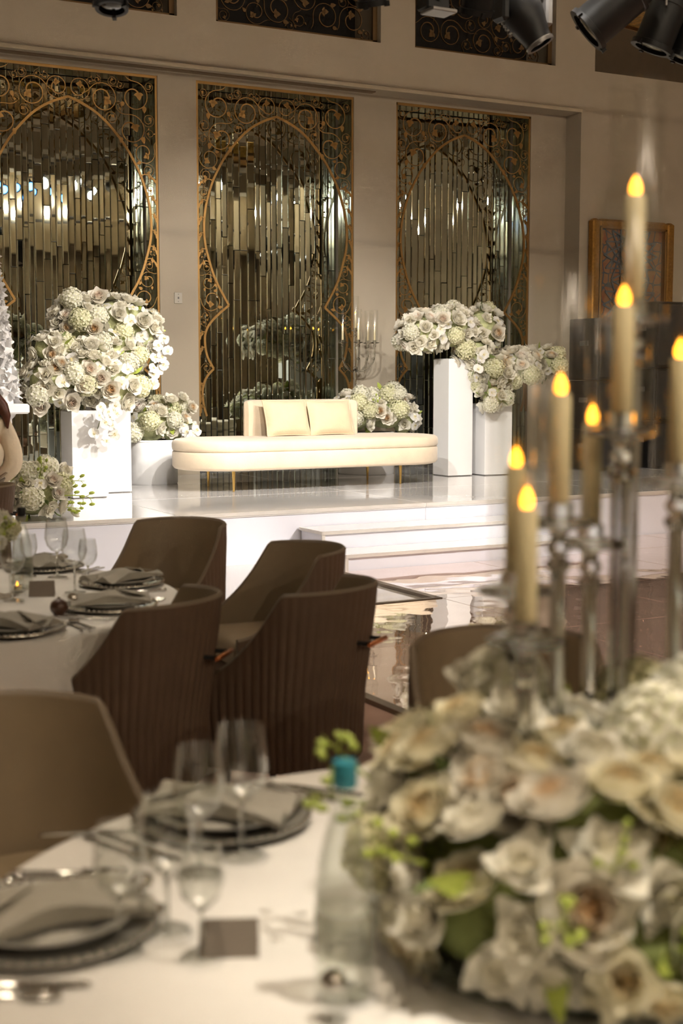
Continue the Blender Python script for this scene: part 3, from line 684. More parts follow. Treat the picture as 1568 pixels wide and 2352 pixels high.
def arrangement(label, base, blobs, n, seed, sz=(0.13, 0.2), minz=-0.6, up=0.15, mixw=(5, 5, 2, 4), trails=(), sprigs=(), extra=(), name='flower_arrangement', leaves=14, front=None, pal=None, core='core'):
    rn = random.Random(seed); root = thing(name, label, 'flowers', base)
    B = Vector(base); cb = MB()
    for cx, cy_, cz, rx, ry, rz in blobs:
        c = Vector((cx, cy_, cz))-B; cb.ell(c, (rx*0.80, ry*0.80, rz*0.80), 14, 9)
    cb.build('foliage_core', M[core], root)
    tot = [bl[3]*bl[4]+bl[4]*bl[5]+bl[3]*bl[5] for bl in blobs]; put = []; tries = 0
    while len(put) < n and tries < n*60:
        tries += 1; bl = rn.choices(blobs, tot)[0]
        d = Vector((rn.gauss(0, 1), rn.gauss(0, 1), rn.gauss(0, 1))).normalized()
        if d.z < minz: continue
        if front is not None and d.dot(Vector(front)) < -0.35 and rn.random() < 0.7: continue
        p = Vector((bl[0]+d.x*bl[3]*0.93, bl[1]+d.y*bl[4]*0.93, bl[2]+d.z*bl[5]*0.93))
        nrm = Vector((d.x/bl[3], d.y/bl[4], d.z/bl[5])).normalized()
        if any(((p.x-o[0])/o[3])**2+((p.y-o[1])/o[4])**2+((p.z-o[2])/o[5])**2 < 0.72 for o in blobs if o is not bl): continue
        kind = rn.choices((0, 1, 2, 3), mixw)[0]
        s_ = rn.uniform(*sz)*(1.0, 1.28, 0.82, 0.85)[kind]
        if any((p-q).length < 0.35*(s_+t) for q, t in put): continue
        put.append((p, s_)); me = rn.choice((pal or (ROSE, HYD, ORC, LISI))[kind])
        p = p+nrm*rn.uniform(-0.02, 0.25)*s_
        dd = (nrm+Vector((rn.uniform(-.35, .35), rn.uniform(-.35, .35), up+rn.uniform(-.2, .3)))).normalized()
        link(me.name.split('.')[0], me, root, p-B, orient(dd, rn), s_)
    for _ in range(leaves):
        bl = rn.choice(blobs); d = Vector((rn.gauss(0, 1), rn.gauss(0, 1), rn.gauss(0, 1)+0.2)).normalized()
        p = Vector((bl[0]+d.x*bl[3]*0.82, bl[1]+d.y*bl[4]*0.82, bl[2]+d.z*bl[5]*0.82))
        q = Vector((d.x, d.y, d.z)).to_track_quat('Y', 'Z') @ Quaternion((0, 1, 0), rn.uniform(0, 6.28))
        link('leaf', rn.choice(LEAF), root, p-B, q, rn.uniform(0.8, 1.15)*sz[0])
    for (p0, p1, k) in trails:      # hanging sprays of orchids
        p0, p1 = Vector(p0), Vector(p1); pts = []
        for i in range(8):
            t = i/7; pts.append(p0.lerp(p1, t)+Vector((0, -0.10*math.sin(PI*t*0.8), 0.05*math.sin(PI*t)))-B)
        MB().tube(pts, 0.004, 5).build('spray_stem', M['leaf'], root)
        for i in range(k):
            t = (i+0.5)/k; q = pts[min(7, int(t*8))]; off = Vector((rn.uniform(-.05, .05), rn.uniform(-.07, -.01), rn.uniform(-.03, .03)))
            link('orchid', ORC[0], root, q+off, orient((rn.uniform(-.5, .5), -0.9, rn.uniform(-.2, .4)), rn), rn.uniform(0.10, 0.125))
    for (p, d, s_) in sprigs:
        link('bud_sprig', rn.choice(SPRIG), root, Vector(p)-B, Vector(d).to_track_quat('Z', 'Y') @ Quaternion((0, 0, 1), rn.uniform(0, 6.28)), s_)
    for (p, d, s_, me) in extra:
        link(me.name.split('.')[0], me, root, Vector(p)-B, orient(d, rn), s_)
    return root
FV = (-0.45, -0.88, 0.1)

# ------------------------------------------------------------------ plinths, drums
def plinth(label, x0, x1, y0, top):
    w_ = x1-x0; t = thing('plinth', label, 'plinth', ((x0+x1)/2, y0+w_/2, ZST), 0, 'white square plinths on the stage')
    MB().box((0, 0, (top-ZST)/2), (w_, w_, top-ZST-0.016), 0, 0.004).build('column', M['pillar'], t, False)
    MB().box((0, 0, top-ZST-0.006), (w_-0.02, w_-0.02, 0.012)).build('top_plate', M['pillar'], t, False)
    MB().box((0, 0, 0.004), (w_-0.03, w_-0.03, 0.008)).build('foot', M['greymetal'], t, False)
plinth('shorter white plinth at left, front of the pair, nearest the cake', 3.90, 4.25, 12.56, 1.28)
plinth('taller white plinth at left standing behind the shorter one', 4.29, 4.64, 13.0, 1.72)
plinth('tall white plinth right of the sofa under the high bouquet', 8.55, 8.88, 13.26, 1.80)
plinth('low white plinth at right, partly behind the glass candle tubes', 9.0, 9.38, 13.18, 1.28)
def drum(label, x, y, r, top):
    t = thing('drum_planter', label, 'planter', (x, y, ZST), 0, 'round white planters on the stage'); h = top-ZST
    MB().lathe([(0.001, 0.0), (r-0.01, 0.0), (r, 0.012), (r, h-0.02), (r-0.012, h), (r-0.03, h), (r-0.04, h-0.03), (0.001, h-0.03)], 48).build('body', M['pillar'], t)
    MB().lathe([(r+0.002, h-0.016), (r+0.004, h-0.008), (r-0.008, h+0.004), (r-0.03, h+0.004)], 48).build('rim', M['pillar'], t)
drum('round white planter left of the sofa beside the tall plinth', 5.22, 13.96, 0.27, 0.92)
drum('round white planter behind the sofa, seen between its legs', 8.0, 14.2, 0.33, 0.94)

# ------------------------------------------------------------------ bouquets on the stage
arrangement('high cloud of white roses and hydrangeas on the taller left plinth', (4.46, 13.18, 1.72),
    [(4.16, 13.15, 2.14, .25, .25, .25), (4.58, 13.18, 2.14, .36, .28, .26), (4.80, 13.15, 2.02, .23, .24, .28), (4.42, 13.10, 1.84, .38, .30, .26)], 125, 101, (0.14, 0.185), -0.5, front=FV,
    trails=[((4.85, 13.0, 1.95), (4.80, 13.0, 1.55), 7), ((4.95, 13.02, 2.0), (4.93, 13.0, 1.66), 7)], extra=[((3.93, 13.1, 2.22), (-.7, -.6, .2), .15, ROSE[2]), ((4.33, 13.0, 2.38), (-.3, -.7, .5), .17, ROSE[2]), ((4.24, 12.87, 2.06), (-.3, -.9, .1), .16, ROSE[3])])
arrangement('wide low cloud of white and peach roses on the shorter left plinth', (4.06, 12.72, 1.28),
    [(3.76, 12.66, 1.55, .28, .27, .25), (4.06, 12.70, 1.64, .34, .30, .30), (4.34, 12.68, 1.52, .25, .26, .30), (3.72, 12.66, 1.86, .16, .16, .14)], 130, 102, (0.14, 0.185), -0.75, front=FV,
    trails=[((4.30, 12.48, 1.35), (4.22, 12.50, 1.00), 8), ((4.15, 12.42, 1.3), (4.10, 12.5, 1.08), 5)],
    extra=[((4.23, 12.40, 1.48), (-.1, -.95, .1), .18, ROSE[3]), ((3.60, 12.46, 1.48), (-.4, -.9, .1), .17, ROSE[3]), ((3.97, 12.38, 1.52), (-.2, -.95, .1), .16, ROSE[2]), ((3.86, 12.40, 1.36), (-.2, -.95, 0), .16, ROSE[2]), ((3.58, 12.46, 1.33), (-.5, -.8, -.1), .16, ROSE[2]), ((3.72, 12.46, 1.68), (-.3, -.9, .2), .15, ROSE[3])])
arrangement('white rose bouquet in the round planter left of the sofa', (5.22, 13.96, 0.92),
    [(5.18, 13.92, 1.10, .28, .26, .24), (5.42, 13.88, 1.08, .17, .2, .22)], 60, 103, (0.13, 0.175), -0.4, front=FV,
    trails=[((5.50, 13.70, 1.05), (5.50, 13.66, 0.72), 8), ((5.58, 13.75, 1.1), (5.60, 13.72, 0.9), 5)], extra=[((5.33, 13.68, 1.36), (0, -.5, .8), .15, ROSE[0]), ((5.60, 13.75, 1.27), (.3, -.8, .3), .13, ROSE[3]), ((5.50, 13.75, 1.38), (.3, -.6, .5), .12, ROSE[0])])
arrangement('white flower mound on the stage edge at far left with green sprigs', (3.08, 10.92, ZST),
    [(3.06, 10.93, 0.66, .27, .24, .22), (2.86, 10.95, 0.72, .18, .2, .2)], 74, 104, (0.12, 0.17), -0.5, front=FV,
    sprigs=[((3.20, 10.85, .72), (.8, -.4, .35), .26), ((3.24, 10.85, .64), (.9, -.3, .1), .28), ((3.08, 10.8, .80), (.1, -.5, .9), .2), ((3.2, 10.8, .55), (.9, -.5, .05), .22)],
    extra=[((3.32, 10.90, .84), (.4, -.6, .6), .15, LISI[0]), ((3.36, 10.8, .50), (.5, -.6, .5), .09, LISI[1])])
arrangement('white rose and hydrangea bouquet behind the right end of the sofa', (8.0, 14.2, 0.94),
    [(7.78, 14.12, 1.16, .30, .28, .25), (8.22, 14.12, 1.18, .32, .28, .25), (8.44, 14.1, 1.08, .16, .2, .2)], 90, 105, (0.14, 0.185), -0.4, front=FV,
    sprigs=[((7.92, 13.9, 1.22), (-.1, -.5, .9), .2)], extra=[((7.94, 13.78, 1.20), (-.3, -.9, .2), .16, ROSE[3]), ((8.03, 13.78, 1.12), (-.3, -.9, .2), .15, ROSE[3]), ((8.24, 13.85, 1.40), (-.1, -.8, .4), .18, HYD[0]), ((8.52, 13.98, 1.22), (.3, -.8, .3), .15, LISI[1])])
arrangement('long white flower cloud on the tall plinth right of the sofa', (8.71, 13.42, 1.80),
    [(8.26, 13.36, 2.08, .30, .27, .25), (8.66, 13.38, 2.14, .34, .28, .26), (9.04, 13.36, 2.14, .26, .25, .27), (8.90, 13.28, 1.86, .22, .2, .2)], 130, 106, (0.14, 0.185), -0.65, front=FV,
    trails=[((8.85, 13.14, 1.9), (8.78, 13.2, 1.60), 6)], extra=[((8.02, 13.25, 2.22), (-.6, -.7, .2), .15, LISI[1]), ((8.05, 13.2, 1.92), (-.5, -.7, -.2), .16, LISI[1]), ((8.36, 13.1, 2.24), (-.4, -.8, .3), .17, ROSE[2])])
arrangement('white flower cloud spilling over the low right plinth', (9.18, 13.36, 1.28),
    [(9.16, 13.26, 1.62, .26, .26, .26), (9.55, 13.30, 1.72, .32, .26, .22), (9.92, 13.3, 1.76, .22, .22, .18), (9.06, 13.12, 1.36, .15, .12, .16)], 100, 107, (0.14, 0.18), -0.7, front=FV)

# ------------------------------------------------------------------ sofa and cushions
SX0, SX1, SY0, SY1 = 5.07, 8.07, 12.36, 13.42
def stadium(inset, n=64):
    out = []; cx, cy_ = (SX0+SX1)/2, (SY0+SY1)/2; hx, hy = (SX1-SX0)/2-inset, (SY1-SY0)/2-inset
    r = hy
    for i in range(n):
        a = 2*PI*i/n; c, s_ = math.cos(a), math.sin(a)
        out.append((cx+(hx-r*0.98)*(1 if c > 1e-9 else -1 if c < -1e-9 else 0)+r*0.98*c, cy_+r*s_))
    return out
def slab(levels, n=64):
    b = MB(); V = []; F = []
    for ins, z in levels: V += [(x, y, z) for x, y in stadium(ins, n)]
    for j in range(len(levels)-1):
        for i in range(n): F.append((j*n+i, j*n+(i+1)%n, (j+1)*n+(i+1)%n, (j+1)*n+i))
    F.append(tuple(range(n-1, -1, -1))); F.append(tuple((len(levels)-1)*n+i for i in range(n)))
    return b.add(V, F)
so = thing('curved_sofa', 'long ivory velvet sofa with rounded ends on thin brass legs', 'sofa', (6.57, 12.89, ZST))
rel(slab([(0.05, .665), (0.02, .675), (0.0, .70), (0.0, .83), (0.006, .845), (0.016, .852)]).build('seat_base', M['velvet'], so), so)
rel(slab([(0.014, .853), (0.002, .862), (-0.004, .885), (-0.004, .925), (0.006, .95), (0.03, .966), (0.08, .972), (0.2, .975)]).build('seat_cushion', M['velvet'], so), so)
bb = MB(); NB = 44; V = []; F = []
def back_path(t):      # curved back along the rear of the seat
    x = 5.96+1.36*t; y = 13.36-0.05*math.cos(PI*(t-0.5))-0.16*(abs(t-0.5)*2)**4
    return x, y
prof = [(-.10, .97), (-.105, 1.2), (-.095, 1.31), (-.06, 1.345), (0.0, 1.352), (.06, 1.34), (.085, 1.28), (.09, .97)]
for i in range(NB):
    t = i/(NB-1); x, y = back_path(t); e = min(t, 1-t)/0.07; k = min(1.0, math.sqrt(max(0.0, 1-(1-min(e, 1))**2))); k = max(k, 0.08)
    for oy, z in prof: V.append((x, y+oy*k, z if z < 1 else 0.97+(z-0.97)*(0.9+0.1*k)))
m_ = len(prof)
for i in range(NB-1):
    for j in range(m_-1): F.append((i*m_+j, i*m_+j+1, (i+1)*m_+j+1, (i+1)*m_+j))
F += [tuple(range(m_)), tuple((NB-1)*m_+j for j in range(m_-1, -1, -1))]
bb.add(V, F); rel(bb.build('backrest', M['velvet'], so), so)
for lx, ly in ((5.57, 13.25), (5.55, 12.55), (7.48, 13.25), (7.53, 12.62)):
    rel(MB().tube([(lx, ly, ZST+0.001), (lx, ly, .67)], [0.010, 0.019], 12).build('leg', M['brass'], so), so)
def cushion(label, cx, cy_, cz, w_, h_, rz, tilt):
    t = thing('cushion', label, 'cushion', (cx, cy_, cz), rz, 'cushions on the sofa')
    b = MB(); n = 15
    def f(sg):
        def g(u, v):
            a, c = u*2-1, v*2-1; k = (1-a*a)*(1-c*c); pin = 1-0.07*(a*a)*(1-c*c)*0-0.06*(1-abs(a)**2)*(abs(c)**6)-0.06*(1-abs(c)**2)*abs(a)**6
            x = a*w_/2*(1-0.05*(1-c*c)*abs(a)**3); z = c*h_/2*(1-0.05*(1-a*a)*abs(c)**3)
            return (x, sg*0.085*k**0.42, z)
        return g
    b.grid(f(-1), n, n); b.grid(f(1), n, n, True)
    o = b.build('cushion_cover', M['velvet2'], t); o.rotation_euler = (tilt, 0, 0); o.location = (0, 0, h_/2*math.cos(tilt)+0.004)
    pts = []
    for i in range(41):
        q = i/40*4; k = int(q) % 4; u = q-int(q); a, c = [(-1+2*u, -1), (1, -1+2*u), (1-2*u, 1), (-1, 1-2*u)][k]
        pts.append((a*w_/2*(1-0.05*(1-c*c)*abs(a)**3), 0, c*h_/2*(1-0.05*(1-a*a)*abs(c)**3)))
    p = MB().tube(pts, 0.006, 5, False).build('piping', M['velvet2'], t); p.rotation_euler = o.rotation_euler; p.location = o.location
cushion('ivory square cushion leaning on the sofa back, left one of two', 6.37, 13.02, 0.975, 0.53, 0.39, 0.08, R(-17))
cushion('ivory square cushion leaning on the sofa back, right one of two', 6.90, 13.04, 0.975, 0.53, 0.38, 0.04, R(-17))

# ------------------------------------------------------------------ crystal candelabrum behind the sofa
CX, CY = 8.17, 14.78
ca = thing('crystal_candelabrum', 'crystal candelabrum with five glass cylinders behind the sofa bouquet', 'candelabrum', (CX, CY, ZST))
def glass_unit(root, x, y, z, s_=1.0, tube_h=0.39, tube_r=0.042, candle_h=0.17, candle_r=0.013, dish=True, mt='tube'):
    # dish, cup, candle, flame and hurricane tube; z = height of the dish
    holder = MB().lathe([(0.001, -0.05), (0.012, -0.05), (0.020, -0.035), (0.012, -0.02), (0.016, -0.008), (0.055, 0.0), (0.060, 0.006), (0.052, 0.010), (0.022, 0.012), (0.022, 0.035), (0.016, 0.036), (0.001, 0.034)], 20).build('candle_cup', M['crystal'], root, True, (x, y, z))
    tb = MB().lathe([(tube_r, 0.012), (tube_r, tube_h-0.002), (tube_r-0.001, tube_h), (tube_r-0.0025, tube_h-0.001)], 28).build('hurricane_tube', M[mt], root, True, (x, y, z))
    cd = MB().lathe([(candle_r*0.98, 0.0), (candle_r, 0.004), (candle_r*0.97, candle_h-0.004), (candle_r*0.8, candle_h), (0.001, candle_h-0.004)], 16, cap0=True).build('candle', M['wax'], root, True, (x, y, z+0.036))
    fl = MB().lathe([(0.001, 0.0), (0.006, 0.003), (0.0095, 0.010), (0.0088, 0.018), (0.005, 0.027), (0.001, 0.034)], 12).build('flame', M['flame'], cd, True, (0, 0, candle_h-0.004))
    MB().ell((0, 0, 0), (0.0068, 0.0068, 0.0095), 10, 7)
    return holder
MB().lathe([(0.001, 0.0), (0.14, 0.0), (0.14, 0.012), (0.10, 0.022), (0.03, 0.04), (0.018, 0.07), (0.016, 1.20), (0.03, 1.22), (0.032, 1.25), (0.014, 1.27), (0.013, 1.62), (0.022, 1.635), (0.012, 1.65)], 20).build('stem', M['crystal'], ca)
glass_unit(ca, 0, 0, 1.70, tube_h=0.42)
for k in range(4):
    a = [R(200), R(250), R(20), R(-32)][k]; r = 0.235
    ex, ey = r*math.cos(a), r*math.sin(a)
    path = [(0, 0, 1.235)]
    for i in range(1, 9):
        t = i/8*PI/2; path.append((ex*math.sin(t), ey*math.sin(t), 1.20+0.20*(1-math.cos(t))))
    path.append((ex, ey, 1.50))
    MB().tube(path, 0.010, 8).build('arm', M['crystal'], ca)
    MB().ell((ex*0.93, ey*0.93, 1.36), (0.02, 0.02, 0.018), 8, 6).build('crystal_bead', M['crystal'], ca)
    glass_unit(ca, ex, ey, 1.55, tube_h=0.40)

# ------------------------------------------------------------------ cake tower on its stand, far left
cs = thing('cake_stand', 'white fluted pillar stand under the ruffled cake tower', 'stand', (3.12, 12.6, ZST))
MB().box((0, 0, 0.86), (0.62, 0.62, 0.09), 0, 0.015).build('stand_top', M['pillar'], cs, False)
fl = MB(); NF = 40; V = []; F = []
for z, rr in ((0.0, .27), (0.05, .25), (0.06, .23), (0.76, .22), (0.79, .25), (0.814, .26)):
    for i in range(NF*2):
        a = PI*i/NF; q = rr*(1-0.03*(i % 2)); V.append((q*math.cos(a), q*math.sin(a), z))
for j in range(5):
    for i in range(NF*2): F.append((j*NF*2+i, j*NF*2+(i+1) % (NF*2), (j+1)*NF*2+(i+1) % (NF*2), (j+1)*NF*2+i))
fl.add(V, F); fl.build('stand_column', M['pillar'], cs, False)
ck = thing('cake_tower', 'tall white tiered cake covered in ruffled sugar petals', 'cake', (3.12, 12.6, 1.355))
MB().lathe([(0.001, 0), (0.24, 0), (0.24, .32), (0.20, .34), (0.19, .68), (0.15, .70), (0.14, 1.0), (0.10, 1.02), (0.09, 1.3), (0.05, 1.48), (0.001, 1.5)], 28).build('cake_core', M['pillar'], ck)
SUG = [rose_mesh('sugar_flower', M['sugar'], 16, 31, 1.15, 0.14), rose_mesh('sugar_flower', M['sugar'], 12, 32, 1.3, 0.18)]
rn = random.Random(8)
for i in range(80):
    t = i/79; z = 0.05+1.46*t; r = 0.24-0.17*t**1.1; a = i*2.39996
    s_ = rn.uniform(0.2, 0.26)*(1-0.42*t)
    d = Vector((math.cos(a), math.sin(a), rn.uniform(-.1, .45)))
    link('sugar_flower', rn.choice(SUG), ck, (r*math.cos(a), r*math.sin(a), z), orient(d, rn), s_)

# ------------------------------------------------------------------ person at the left edge, bending towards the stage
pe = thing('person', 'person with long auburn hair in a cream long-sleeved jacket bending over', 'person', (2.42, 10.2, 0))
def skin_obj(name, chains, m, parent, sub=2, root=0):
    vs = []; es = []; rad = []
    for ch in chains:
        prev = None
        for item in ch:
            if isinstance(item, int): idx = item
            else:
                idx = len(vs); vs.append(item[:3]); rad.append(item[3:])
            if prev is not None: es.append((prev, idx))
            prev = idx
    me = bpy.data.meshes.new(name); me.from_pydata(vs, es, []); me.materials.append(m)
    o = link(name, me, parent)
    o.modifiers.new('Skin', 'SKIN'); 
    if not me.skin_vertices: pass
    sv = me.skin_vertices[0].data
    for i, r_ in enumerate(rad):
        sv[i].radius = (r_[0], r_[1] if len(r_) > 1 else r_[0]); sv[i].use_root = (i == root)
    s2 = o.modifiers.new('Subdivision', 'SUBSURF'); s2.levels = sub; s2.render_levels = sub
    o.modifiers['Skin'].use_smooth_shade = True
    return o
# body in local space: she faces -X / away, leaning over; right arm bent with the elbow towards the plinths
body = skin_obj('body', [
    [(0.02, 0.0, 0.92, .15, .12), (0.05, 0.03, 1.08, .13, .10), (0.07, 0.06, 1.22, .14, .10), (0.06, 0.08, 1.33, .06, .06), (0.04, 0.09, 1.42, .055, .055), (0.01, 0.10, 1.50, .085, .095), (0.0, 0.10, 1.58, .075, .085)],
    [2, (0.22, 0.07, 1.25, .06, .06), (0.275, 0.02, 1.10, .045, .045), (0.305, -0.02, 0.935, .042, .042), (0.20, 0.0, 0.865, .035, .035), (0.06, 0.04, 0.825, .026, .026), (0.01, 0.05, 0.81, .030, .018)],
    [2, (-0.10, 0.10, 1.265, .06, .06), (-0.20, 0.12, 1.08, .045, .045), (-0.22, 0.14, 0.92, .04, .04), (-0.12, 0.22, 0.84, .032, .032), (-0.02, 0.28, 0.80, .026, .026)],
    [0, (0.11, -0.01, 0.84, .095, .09), (0.12, -0.02, 0.48, .058, .058), (0.12, 0.02, 0.10, .038, .038), (0.10, -0.10, 0.03, .035, .03)],
    [0, (-0.09, 0.01, 0.84, .095, .09), (-0.10, 0.0, 0.48, .058, .058), (-0.10, 0.04, 0.10, .038, .038), (-0.12, -0.08, 0.03, .035, .03)]], M['skin'], pe)
skin_obj('jacket', [
    [(0.0, 0.0, 0.88, .23, .17), (0.03, 0.03, 1.06, .225, .16), (0.05, 0.06, 1.20, .215, .15), (0.06, 0.075, 1.29, .10, .09)],
    [2, (0.225, 0.07, 1.25, .10, .10), (0.275, 0.02, 1.10, .098, .095), (0.305, -0.02, 0.935, .088, .086), (0.20, 0.0, 0.86, .078, .07), (0.06, 0.04, 0.825, .06, .055)],
    [2, (-0.10, 0.10, 1.265, .082, .082), (-0.20, 0.12, 1.08, .068, .066), (-0.22, 0.14, 0.92, .062, .06), (-0.12, 0.22, 0.845, .05, .05)]], M['jacket'], pe)
skin_obj('trousers', [
    [(0.02, 0.0, 0.93, .165, .135), (0.11, -0.01, 0.82, .112, .108), (0.12, -0.02, 0.48, .078, .078), (0.12, 0.02, 0.10, .068, .068)],
    [0, (-0.09, 0.01, 0.82, .112, .108), (-0.10, 0.0, 0.48, .078, .078), (-0.10, 0.04, 0.10, .068, .068)]], M['trouser'], pe)
hb = MB()
def hair(u, v):
    a = -2.4+u*4.8; rr = 0.112+0.035*math.sin(PI*v)+0.008*math.sin(a*14)
    zz = 1.66-0.12*v if v < 0.25 else 1.63-0.46*(v-0.25)/0.75
    k = math.sin(PI/2*min(1, v/0.25+0.05)); k = max(k, 0.05)
    return (0.02+0.05*v+rr*k*math.cos(a-0.6), 0.06-0.02*v+rr*k*math.sin(a-0.6), zz)
hb.grid(hair, 40, 14); hb.build('hair', M['hair'], pe)
MB().tube([(0.15, 0.0, 1.47), (0.21, -0.03, 1.38), (0.235, -0.05, 1.31), (0.24, -0.06, 1.22)], [.05, .05, .036, .006], 10).build('hair_lock', M['hair'], pe)
for sx in (-1, 1): MB().ell((-0.085, 0.10+sx*0.032, 1.535), (0.012, 0.012, 0.012), 8, 6).build('eye', M['blackmatte'], pe)
MB().tube([(-0.075, 0.10, 1.54), (-0.105, 0.10, 1.515), (-0.085, 0.10, 1.505)], [.008, .013, .008], 6).build('nose', M['skin'], pe)
MB().ell((-0.082, 0.10, 1.475), (0.010, 0.024, 0.008), 8, 6).build('mouth', M['roseblush'], pe)
for side, (hx, hy, hz, dx, dy) in ((0, (0.02, 0.05, 0.81, -1, 0.25)), (1, (-0.02, 0.28, 0.80, 0.6, 0.8))):
    for f_ in range(4):
        o_ = (f_-1.5)*0.017; px_, py_ = hx-dy*o_, hy+dx*o_; L_ = (0.062, 0.072, 0.068, 0.052)[f_]
        MB().tube([(px_, py_, hz), (px_+dx*L_*0.5, py_+dy*L_*0.5, hz-0.004), (px_+dx*L_, py_+dy*L_, hz-0.028)], [.009, .0085, .006], 7).build('finger', M['skin'], pe)
    MB().tube([(hx-dy*-0.03-dx*0.01, hy+dx*-0.03-dy*0.01, hz), (hx+dx*0.02+dy*0.045, hy+dy*0.02-dx*0.045, hz-0.012)], [.011, .007], 7).build('thumb', M['skin'], pe)
# ------------------------------------------------------------------ dining chairs
RC = 0.285; RD = 0.225; HB = 0.845; ZB = 0.19; ARM = 0.31
def u_path(s):
    # plan of the shell, s in [-1, 1] from the left arm tip round the back to the right arm tip; local front is -Y
    tot = PI*RC/2+ARM; d = abs(s)*tot; sg = 1 if s >= 0 else -1
    if d <= PI*RC/2:
        a = d/RC; return (sg*RC*math.sin(a), RD*math.cos(a), sg*math.sin(a), math.cos(a), a)
    e = d-PI*RC/2
    return (sg*(RC+0.012*(e/ARM)), -e, sg*1.0, 0.0, PI/2+e/ARM)
def rim_h(a):
    if a < 1.33: return HB-0.012*(a/1.33)**2
    t = (a-1.33)/(PI/2+1-1.33)
    return 0.50+(HB-0.012-0.50)*(1-t)**1.9
def shell_pt(s, v, off):
    x, y, nx_, ny_, a = u_path(s); top = rim_h(a); z = ZB+(top-ZB)*v
    lean = 0.07*max(0.0, (z-0.42)/0.42)*(max(0.0, math.cos(min(a, PI/2)))); tap = 1-0.07*max(0.0, (0.42-z)/0.25)
    off = off*(1.25-0.65*v)
    return Vector((x*tap+nx_*off, y*tap+ny_*off+lean, z))
def shell_meshes():
    ns, nv = 181, 9; TH = 0.017
    outer = MB()
    def fo(u, v):
        rib = 0.0065*abs(math.sin(PI*u*45)); return shell_pt(u*2-1, v, TH+rib*min(1, (1-v)*12+0.15))
    outer.grid(fo, ns, nv, True)
    inner = MB(); inner.grid(lambda u, v: shell_pt(u*2-1, v, -TH), 61, nv)
    rim = MB()
    def fr(u, v):
        s = u*2-1; p = shell_pt(s, 1.0, TH+0.004-(2*TH+0.004)*v); return (p.x, p.y, p.z+0.012*math.sin(PI*v))
    rim.grid(fr, 91, 5, True)
    for e in (0.0, 1.0): rim.grid(lambda u, v: shell_pt(e*2-1, v, TH-(2*TH)*u), 3, nv, e > 0.5)
    rim.grid(lambda u, v: shell_pt(u*2-1, 0.0, TH-(2*TH)*v), 61, 2)
    return outer.mesh('ribbed_shell', M['chair_out'], True), inner.mesh('inner_shell', M['chair_in'], True), rim.mesh('shell_rim', M['chair_rim'], True)
SO, SI, SR = shell_meshes()
SO.polygons.foreach_set('use_smooth', [True]*len(SO.polygons))
def d_slab(z0, z1, r, front, bulge=0.0):
    b = MB(); n = 30; pl = []
    for i in range(n+1):
        a = PI*i/n; pl.append((r*math.cos(a), (r-RC+RD)*math.sin(a)))
    pl += [(-r, -front+0.05), (-r+0.05, -front), (r-0.05, -front), (r, -front+0.05)]
    k = len(pl); V = []; lv = [(1.0, z0), (1.0, z1-0.03), (0.975, z1-0.008), (0.93, z1+bulge*0.4), (0.6, z1+bulge), (0.05, z1+bulge*1.2)]
    for sc_, z in lv: V += [(x*sc_, y*sc_-(1-sc_)*front*0.1, z) for x, y in pl]
    F = []
    for j in range(len(lv)-1):
        for i in range(k): F.append((j*k+i, j*k+(i+1) % k, (j+1)*k+(i+1) % k, (j+1)*k+i))
    F += [tuple(range(k-1, -1, -1)), tuple((len(lv)-1)*k+i for i in range(k))]
    return b.add(V, F)
SEAT = d_slab(0.375, 0.475, RC-0.03, 0.29, 0.012).mesh('seat_cushion', M['chair_in'])
BASE = d_slab(0.20, 0.374, RC-0.032, 0.275).mesh('seat_base', M['chair_out'])
LEGM = MB().tube([(0, 0, 0.001), (0, 0, 0.215)], [0.013, 0.022], 10).mesh('leg', M['wood'])
HPOST = MB(); HPOST.tube([(0, 0, 0), (0, 0.055, 0)], 0.008, 8); HPM = HPOST.mesh('handle_post', M['blackmatte'])
HB_ = MB(); HB_.tube([(-0.085, 0, 0), (-0.08, 0, 0), (0.08, 0, 0), (0.085, 0, 0)], [0.006, 0.0095, 0.0095, 0.006], 10); HBM = HB_.mesh('handle_bar', M['copper'])
def chair(label, loc, f, group):
    t = thing('dining_chair', label, 'chair', (loc[0], loc[1], 0), face_dir(f), group)
    link('ribbed_shell', SO, t); link('inner_shell', SI, t); link('shell_rim', SR, t)
    link('seat_cushion', SEAT, t); link('seat_base', BASE, t)
    for lx, ly, rx, ry in ((-.20, -.20, .10, -.06), (.20, -.20, .10, .06), (-.17, .11, -.14, -.10), (.17, .11, -.14, .10)):
        link('leg', LEGM, t, (lx, ly, 0), (0, 0, 0))
    hy = shell_pt(0, 0.69, 0.017).y; hz = 0.645
    for sx in (-1, 1): link('handle_post', HPM, t, (sx*0.06, hy-0.004, hz))
    link('handle_bar', HBM, t, (0, hy+0.052, hz))
    return t
G1 = 'chairs around the left table'; G2 = 'chairs around the near table'
chair('taupe tub dining chair showing its inside, closest to the stage front', (2.58, 6.67), (-.86, -.51), G1)
chair('taupe tub dining chair right behind the ribbed one with bright handle', (2.64, 5.49), (-1, .06), G1)
chair('brown ribbed tub dining chair seen from behind, nearest the dance floor edge', (2.27, 4.56), (-.62, .78), G1)
chair('brown ribbed tub dining chair seen from behind, tucked against the left table cloth', (1.64, 4.57), (-.74, .67), G1)
chair('taupe tub dining chair at lower left with smooth inside facing the near table', (0.78, 2.99), (.26, -.96), G2)
chair('dark tub dining chair behind the near flowers and candle rods', (2.27, 3.17), (-.27, -.96), G2)
chair('brown tub dining chair at left edge behind the bottle, across the left table', (1.64, 7.42), (-.3, -.95), G1)
chair('ribbed tub dining chair at far left edge beside the person', (2.27, 9.68), (-.9, .42), 'chairs by the stage')

